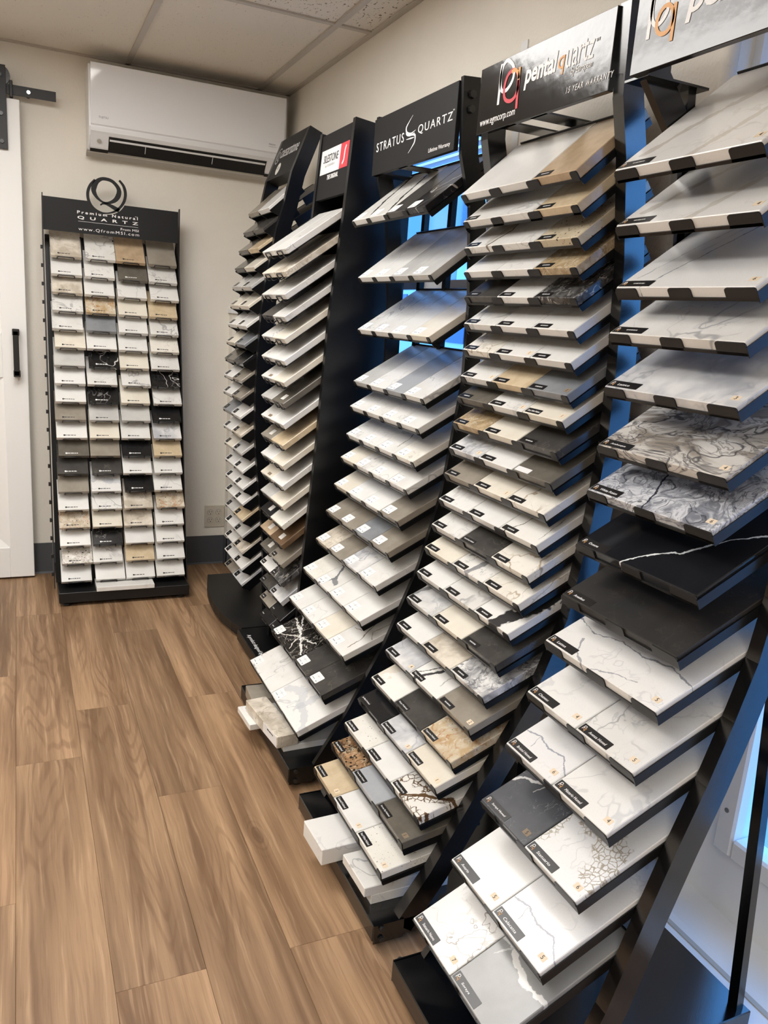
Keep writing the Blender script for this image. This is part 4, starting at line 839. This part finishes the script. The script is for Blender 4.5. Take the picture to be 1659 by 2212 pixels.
for i, lay in enumerate(L2, 1):
    z_ = 1.353+(1.557-.0727*(i-1)-1.353)*1.004; x_ = (.806+.0021*(i-1))*1.004; tl = 36.5+(max(0, i-10))*.3
    F = rframe((x_, yc2, z_), (1, 0, 0), math.radians(tl)); tray = obj('tray', tm2, R2, mw=Matrix.Translation(-l) @ F)
    for s in (1, -1): obj('wire_holder', wire_u(.055, .010, T2, 'wu2'), tray, (0, s*w2/2, 0))
    for j, code in enumerate(lay):
        if i == 20 and j == 1: Ds = .12
        else: Ds = D2
        o = add_sample('', code, F @ Matrix.Translation((0, (.5-j)*w2, 0)), Ds, w2-.0015, T2, '%s sample, %s of solid-sided tower, %s' % (STONE[code][1], ORD[i]+(' row from top' if i > 1 else ' row'), ('back-wall side', 'front-door side')[j]), 'stone sample', 'stone samples on the racks')
        if i in (8, 10, 14, 15, 16) and (i, j) not in ((8, 0), (14, 1), (16, 1), (10, 1)): obj('name_label', platemesh('small_label', .034, .026, .0004, M['paper_grey'], .002), o, mw=on_slab(.03, w2/2-.08))
        elif i >= 16: 
            t_ = obj('name_label', platemesh('small_tag', .036, .018, .0004, M['tag_black'], .001), o, mw=on_slab(.014, w2/2-.024)); obj('print_line', dashmesh(.02, .003, M['ink_light'], i % 5), t_, (0, 0, .0004))
        elif i in (7, 9, 12) and j == 0: obj('name_label', platemesh('small_brown', .034, .012, .0004, M['brown_sticker'], .001), o, mw=on_slab(.014, -w2/2+.05))
XS2 = 1.008
hs = empty('x')
bpy.data.objects.remove(hs)
def onhdr2(px, py):       # a point on the slightly leaning header face
    X = 1.01
    for _ in range(4): p = onX(px, py, X); X = hx(p.z)+.004
    return p
zc = Z(570, 250, 1659/190)
up2 = Vector((1.019-.995, 0, .32)).normalized()
def quad(name, par, corners, mat, t=.0008, off=.0):
    P = [onhdr2(*c) for c in corners]; nrm = Vector((-up2.z, 0, up2.x)); bm = bmesh.new()
    A = [bm.verts.new(p-R_(par)+nrm*off) for p in P]; B = [bm.verts.new(p-R_(par)+nrm*(off+t)) for p in P]
    for k in range(4): bm.faces.new((A[k], A[(k+1) % 4], B[(k+1) % 4], B[k]))
    bm.faces.new(A[::-1]); bm.faces.new(B); bmesh.ops.recalc_face_normals(bm, faces=bm.faces); return obj(name, newmesh(name, bm, [mat]), par)
pa_, pb_, pc_ = onhdr2(*zc(1110, 690)), onhdr2(*zc(1470, 530)), onhdr2(*zc(1632, 442))
zt, zbm = pa_.z, onhdr2(*zc(1060, 1140)).z
def hpt(y, z): return Vector((hx(z)+.004, y, z))
def hquad(name, ya, yb, z0_, z1_, mat, off=.0):
    nrm = Vector((-up2.z, 0, up2.x)); bm = bmesh.new(); P = [hpt(ya, z0_), hpt(yb, z0_), hpt(yb, z1_), hpt(ya, z1_)]
    A = [bm.verts.new(p-l+nrm*off) for p in P]; B = [bm.verts.new(p-l+nrm*(off+.0008)) for p in P]
    for k in range(4): bm.faces.new((A[k], A[(k+1) % 4], B[(k+1) % 4], B[k]))
    bm.faces.new(A[::-1]); bm.faces.new(B); bmesh.ops.recalc_face_normals(bm, faces=bm.faces); return obj(name, newmesh(name, bm, [mat]), hp)
hquad('white_sticker', pa_.y, pb_.y, zbm, zt, M['paper']); hquad('red_sticker', pb_.y, pc_.y, zbm, zt, M['red_panel'])
def htext(s, mat, Lp, Rp, height, off=.0012, **kw):
    a, b = onhdr2(*Lp), onhdr2(*Rp); nrm = Vector((-up2.z, 0, up2.x))
    return obj('lettering', textmesh(s, mat, width=abs(a.y-b.y), height=height, t=.0004, **kw), hp, mw=Matrix.Translation(-l) @ frame(hpt(a.y, (a.z+b.z)/2)+nrm*off, (0, -1, 0), up2))
htext('SILESTONE', M['ink_black'], zc(1130, 920), zc(1405, 800), .026, shear=.1)
htext('by COSENTINO', M['ink_light'], zc(1160, 1000), zc(1335, 925), .011)
htext('THE ORIGINAL', M['ink_white'], zc(1190, 1215), zc(1395, 1140), .016, bold=.02, shear=.1)
a_ = onhdr2(*zc(1580, 545)); b_ = onhdr2(*zc(1525, 885)); nrm = Vector((-up2.z, 0, up2.x)); ym, zm_, hh_ = (pb_.y+pc_.y)/2, (zt+zbm)/2, (zt-zbm)
bm = bmesh.new(); ribbon(bm, spline([(.014, .36*hh_), (.006, .2*hh_), (.004, 0), (.002, -.2*hh_), (-.010, -.34*hh_)], 5, False), .004, .0005); obj('s_mark', newmesh('s_mark', bm, [M['ink_white']]), hp, mw=Matrix.Translation(-l) @ frame(hpt(ym, zm_)+nrm*.0012, (0, -1, 0), up2))
# ================================================================== rack 1: bow-fronted base rack in the corner
k1 = 1.0767; yl1, yr1 = 3.553, 3.230; D1, T1 = .16, .02; yc1 = (yl1+yr1)/2; w1 = (yl1-yr1)/2
x1 = [.8535, .835, .8185, .805, .796, .7885, .7825, .777, .7735, .771, .7695, .770, .774, .779, .785, .788, .7890, .7900, .7915, .7925, .7935, .795]
z1 = [1.723, 1.6485, 1.5775, 1.509, 1.438, 1.3665, 1.2925, 1.2225, 1.154, 1.0875, 1.020, .948, .876, .805, .733, .664, .602, .5345, .4665, .399, .330, .2625]
rail1 = [(.955, .06), (.937, .40), (.925, .504), (.908, .65), (.893, .785), (.886, .91), (.884, 1.05), (.888, 1.18), (.897, 1.35), (.909, 1.465), (.930, 1.585), (.948, 1.68), (.973, 1.77), (1.0, 1.896), (1.066, 2.069)]
R1 = empty('sample_rack', (1.0, yc1, 0)); tag(R1, 'black bow-fronted sample rack in the corner beside the outlet', 'display rack', 'stone sample racks along the window wall'); l = R1.location
arc = [(.821, 3.745), (.797, 3.64), (.780, 3.55), (.770, 3.457), (.765, 3.35), (.768, 3.246), (.778, 3.18), (.789, 3.114), (.813, 3.035)]
bm = bmesh.new(); prism(bm, [(x-l.x, y-l.y) for x, y in arc+[(1.235, 3.035), (1.235, 3.745)]], 'z', .02, .06); obj('base', newmesh('base', bm, [M['steel_dull']]), R1)
for x, y in ((.85, 3.07), (.85, 3.70), (1.19, 3.07), (1.19, 3.70)):
    bm = bmesh.new(); lathe_z(bm, [(.014, -.02), (.016, -.014), (.008, -.008), (.006, 0)], (x-l.x, y-l.y)); obj('caster_foot', newmesh('caster_foot', bm, [M['chrome']]), R1, (0, 0, .02))
for ya, yb in ((3.2, 3.228), (3.556, 3.584)): rail_obj('rail', rail1, .055, ya, yb, M['steel'], R1)
bm = bmesh.new(); prism(bm, [(1.0-l.x, 1.896), (1.066-l.x, 2.069), (1.116-l.x, 2.05), (1.05-l.x, 1.88)], 'y', 3.228-l.y, 3.556-l.y); h1 = obj('header_sign', newmesh('header_sign', bm, [M['sign_matte']]), R1)
bm = bmesh.new(); bbox(bm, 0, .19, -.164, .164, -.003, 0); bbox(bm, 0, .19, -.166, -.164, -.03, .002); bbox(bm, 0, .19, .164, .166, -.03, .002); rsm = newmesh('rear_shelf', bm, [M['steel']])
for k in range(4):          # empty shelves on the rear of the frame
    o = obj('rear_shelf', rsm, R1, (1.055-.028*k-l.x, yc1-l.y, 1.80-.083*k)); o.rotation_euler = (0, math.radians(-36), 0)
u1 = Vector((1.066-1.0, 0, 2.069-1.896)).normalized(); n1 = Vector((-u1.z, 0, u1.x))
def h1f(u, v, off=.0003): p = Vector((1.0, 3.556-u*.328, 1.896))+u1*(v*.185)+n1*off; return Matrix.Translation(-l) @ frame(p, (0, -1, 0), u1)
letters('caesarstone', M['ink_light'], h1, h1f(.20, .50), width=.235, height=.042, shear=.12)
bm = bmesh.new(); ribbon(bm, spline([(.028*math.cos(a), .034*math.sin(a)) for a in [math.radians(60+33*k) for k in range(9)]], 4, False), .0022, .0004); ribbon(bm, [(.013*math.cos(a), .019*math.sin(a)) for a in [2*math.pi*k/14 for k in range(14)]], .0016, .0004, True); obj('logo_mark', newmesh('logo_mark', bm, [M['ink_light']]), h1, mw=h1f(.11, .58))
bm = bmesh.new(); disc(bm, (0, 0, .0004), .026, (0, 0, 1), .0006, 24); stk = obj('round_sticker', newmesh('round_sticker', bm, [M['paper_grey']]), h1, mw=h1f(.34, .22)); obj('print_line', dashmesh(.034, .003, M['ink_grey'], 1), stk, (0, .003, .0008)); obj('print_line', dashmesh(.02, .002, M['ink_grey'], 2), stk, (0, .009, .0008)); obj('print_line', dashmesh(.02, .002, M['ink_grey'], 3), stk, (0, -.004, .0008))
bm = bmesh.new()
for c_ in (-1, 1):
    for s in (-1, 1):
        ya = c_*w1/2+s*(w1/2-.0035); prism(bm, [(-.003, -.010), (D1, -.012), (D1, -T1-.026), (.035, -T1-.028), (.012, -T1-.030), (.008, -T1-.018), (-.003, -T1+.004)], 'y', ya, ya+s*.0025)
    bbox(bm, 0, D1, c_*w1/2-w1/2+.004, c_*w1/2+w1/2-.004, -T1-.002, -T1-.0002)
tm1 = newmesh('tray', bm, [M['steel']])
LL1 = ['TW', 'DD', 'YB', 'DC', 'LL', 'CC', 'WF', 'CM', 'YK', 'WT', 'WT', 'MF', 'WE', 'CL', 'WW', 'FF', 'WW', 'LB', 'WL', 'VE', 'WF', 'TI']
for i, lay in enumerate(LL1, 1):
    x_, z_ = x1[i-1]*k1, CAM_H+(z1[i-1]-CAM_H)*k1; tl = 44 if i == 1 else (41 if i == 2 else 39)
    F = rframe((x_, yc1, z_), (1, 0, 0), math.radians(tl)); tray = obj('tray', tm1, R1, mw=Matrix.Translation(-l) @ F)
    for j, code in enumerate(lay):
        o = add_sample('', code, F @ Matrix.Translation((0, (.5-j)*w1, 0)), D1, w1-.008, T1, '%s sample, %s of bow-fronted corner rack, %s' % (STONE[code][1], ORD[i]+(' row from top' if i > 1 else ' row'), ('back-wall side', 'front-door side')[j]), 'stone sample', 'stone samples on the racks')
        if i > 4:
            t_ = obj('name_label', platemesh('square_tag', .038, .027, .0004, M['tag_black'], .001), o, mw=on_slab(.019, w1/2-.034)); obj('print_line', dashmesh(.016, .004, M['ink_grey'], i % 5), t_, (0, 0, .0004))
# ================================================================== stand on the back wall: four columns, nineteen rows
RM = empty('sample_stand', (.415, 3.85, 0)); tag(RM, 'black four-column sample stand topped by a ring logo against the back wall', 'display stand'); l = RM.location
box('base', (.130-l.x, .703-l.x, 3.598-l.y, 4.06-l.y, .018, .066), M['steel_dull'], RM, .002)
feet(RM, (.165, .668), (3.63, 4.03), .018)
YF = lambda z: 3.647+(z-.103)*(3.97-3.647)/1.425      # front line of the rows
lean = math.atan((3.97-3.647)/1.425)
bm = bmesh.new(); prism(bm, [(YF(.06)+.116-l.y, .066), (YF(1.60)+.116-l.y, 1.62), (YF(1.60)+.119-l.y, 1.62), (YF(.06)+.119-l.y, .066)], 'x', .125-l.x, .70-l.x); obj('back_panel', newmesh('back_panel', bm, [M['steel_dull']]), RM)
for xa in (.114, .704):
    bm = bmesh.new(); prism(bm, [(YF(.066)+.03-l.y, .066), (YF(.4)+.035-l.y, .4), (3.978-l.y, 1.56), (3.978-l.y, 1.785), (4.0-l.y, 1.785), (YF(1.6)+.10-l.y, 1.6), (YF(.066)+.12-l.y, .066)], 'x', xa-l.x, xa+.004-l.x); obj('side_rail', newmesh('side_rail', bm, [M['steel_dull']]), RM)
pit, cw = .1405, .130; xc0 = .415-1.5*pit; TT, DM = .018, .165; tm_ = math.radians(45)
LM = ['EVAT', 'WFYV', 'EWFF', 'VJCB', 'VMWV', 'CFWG', 'LXCV', 'WVVX', 'WXCV', 'TLLK', 'FCVI', 'YTKB', 'DDWW', 'TpZF', 'WVEs', 'sCEF', 'WXWF', 'rVBW', 'LWWV']
for k in range(3):
    xm = xc0+(k+.5)*pit; bm = bmesh.new(); prism(bm, [(YF(.066)+.07-l.y, .066), (YF(1.6)+.07-l.y, 1.62), (YF(1.6)+.116-l.y, 1.62), (YF(.066)+.116-l.y, .066)], 'x', xm-.003-l.x, xm+.003-l.x); obj('divider', newmesh('divider', bm, [M['steel_dull']]), RM)
bm = bmesh.new(); bbox(bm, -.006, .004, -.004, .01, -.008, .008); hkm = newmesh('hook', bm, [M['wire']])
cols = ['sliding-door edge', 'column two', 'column three', 'outlet edge']
for i, lay in enumerate(LM, 1):
    z_ = 1.528-.07917*(i-1); y_ = YF(z_)
    obj('hook', hkm, RM, (.110-l.x, y_+.03-l.y, z_+.03))
    for j, code in enumerate(lay):
        dx = (.006 if (i*7+j*5) % 6 == 0 else (-.003 if (i*3+j) % 5 == 0 else .0)); 
        F = rframe((xc0+j*pit+dx+.004, y_, z_), (0, 1, 0), tm_)
        col = cols[j] if j in (0, 3) else ('next to sliding-door column' if j == 1 else 'next to outlet column')
        o = add_sample('', code, F, DM, cw, TT, '%s sample, %s of ring-topped stand, %s' % (STONE[code][1], ORD[i]+(' row from top' if i > 1 else ' row'), col), 'stone sample', 'stone samples on the ring-topped stand')
        ink = M['ink_white'] if code in DARK or code in 'KXZ' else M['ink_black']
        if not (i*5+j*3) % 7 == 0: obj('name_print', dashmesh(.045, .0035, ink, (i+j) % 5), o, mw=on_slab(.014, .006)); obj('print_mark', platemesh('diamond', .008, .008, .0002, ink, .003), o, mw=on_slab(.014, .032))
        obj('wire_holder', wire_u(.07, .004, TT, 'wum'), RM, mw=Matrix.Translation(-l) @ rframe((xc0+j*pit+.002, y_-.0005, z_), (0, 1, 0), tm_))
# header plate with the round notch and the Q logo
YH = 3.984
zq = Z(150, 370, 1659/240)
def hq(x, y): p = onY(*zq(x, y), YH); return (p.x, p.z)
cx_, cz_ = hq(555, 345); ra = abs(hq(855, 345)[0]-hq(255, 345)[0])/2
x0h, x1h = .113, .7; zl_ = 1.772; zb_ = 1.632
pts = [(x0h, zb_), (x1h, zb_), (x1h, zl_)]
dz_ = zl_-cz_; da = math.sqrt(max(ra*ra-dz_*dz_, 0)); a0 = math.atan2(dz_, da); a1 = math.atan2(dz_, -da); a1 = a1-2*math.pi if a1 > a0 else a1
for k in range(17): a = a0+(a1-a0)*k/16; pts.append((cx_+ra*math.cos(a), cz_+ra*math.sin(a)))
pts.append((x0h, zl_))
bm = bmesh.new(); prism(bm, [(p[0]-l.x, p[1]-l.z) for p in pts], 'y', YH-l.y, YH+.004-l.y); hm = obj('header_plate', newmesh('header_plate', bm, [M['sign_matte']]), RM)
def hframe(x, z, off=.0005): return Matrix.Translation(-l) @ frame((x, YH-off, z), (1, 0, 0), (0, 0, 1))
def qstroke(name, pts_, hw_, closed=False, t=.004):
    P = [hq(*p) for p in pts_]; o = P[0]; pp = spline([(p[0]-o[0], p[1]-o[1]) for p in P], 6, closed); n = len(pp)
    hh = [hw_[min(int(i/n*len(hw_)), len(hw_)-1)] for i in range(n)]
    hh = [sum(hh[(i+d) % n if closed else min(max(i+d, 0), n-1)] for d in range(-3, 4))/7 for i in range(n)]
    bm = bmesh.new(); ribbon(bm, pp, hh, t, closed); return obj(name, newmesh(name, bm, [M['sign_matte']]), hm, mw=Matrix.Translation(-l) @ frame((o[0], YH+.0045, o[1]), (1, 0, 0), (0, 0, 1)))
px = .00231/6.9125*1.0
r_ = lambda deg, k=1.0: (555+300*k*math.cos(math.radians(deg)), 345-300*k*math.sin(math.radians(deg)))
qstroke('logo_outer_ring', [r_(d, .94) for d in (128, 150, 175, 200, 225, 250, 270, 290, 310, 335, 0, 25, 48)], [.0045, .0065, .0065, .006, .005, .004, .003, .004, .005, .006, .0065, .0065, .0045])
qstroke('logo_q_ring', [(525, 112), (640, 150), (728, 250), (738, 340), (690, 425), (600, 468), (505, 462), (410, 385), (362, 280), (390, 180), (450, 125)], [.007, .007, .0095, .011, .008, .004, .004, .008, .012, .0095, .007], True)
qstroke('logo_q_tail', [(462, 505), (500, 482), (560, 490), (650, 535), (745, 592)], [.003, .004, .005, .008, .009])
def mtext(s, Lp, Rp, height, **kw):
    a, b = hq(*Lp), hq(*Rp); return letters(s, M['ink_white'], hm, hframe(a[0], (a[1]+b[1])/2), width=abs(b[0]-a[0]), height=height, **kw)
mtext('Premium Natural', (115, 625), (1020, 735), .0125, bold=.02, space=1.5)
mtext('QUARTZ', (120, 715), (1025, 815), .0150, bold=.02, space=2.2)
a, b = hq(130, 742), hq(1025, 848); zr_ = (a[1]+b[1])/2; box('rule', (a[0]-l.x, b[0]-l.x, YH-.001-l.y, YH-.0002-l.y, zr_, zr_+.0016), M['ink_light'], hm)
mtext('From MSI', (765, 882), (1033, 912), .0105)
mtext('www.QfromMSI.com', (135, 885), (1040, 982), .0150, space=1.3)
mtext('TM', (975, 685), (1015, 690), .003)
o = add_sample('', 'F', Matrix.Translation((.415, 3.588, .0865)) @ Matrix.Rotation(math.pi/2, 4, 'Z'), .13, .254, .0205, 'long white sample lying loose on the ring-topped stand base', 'stone sample', 'loose samples lying on the rack bases')
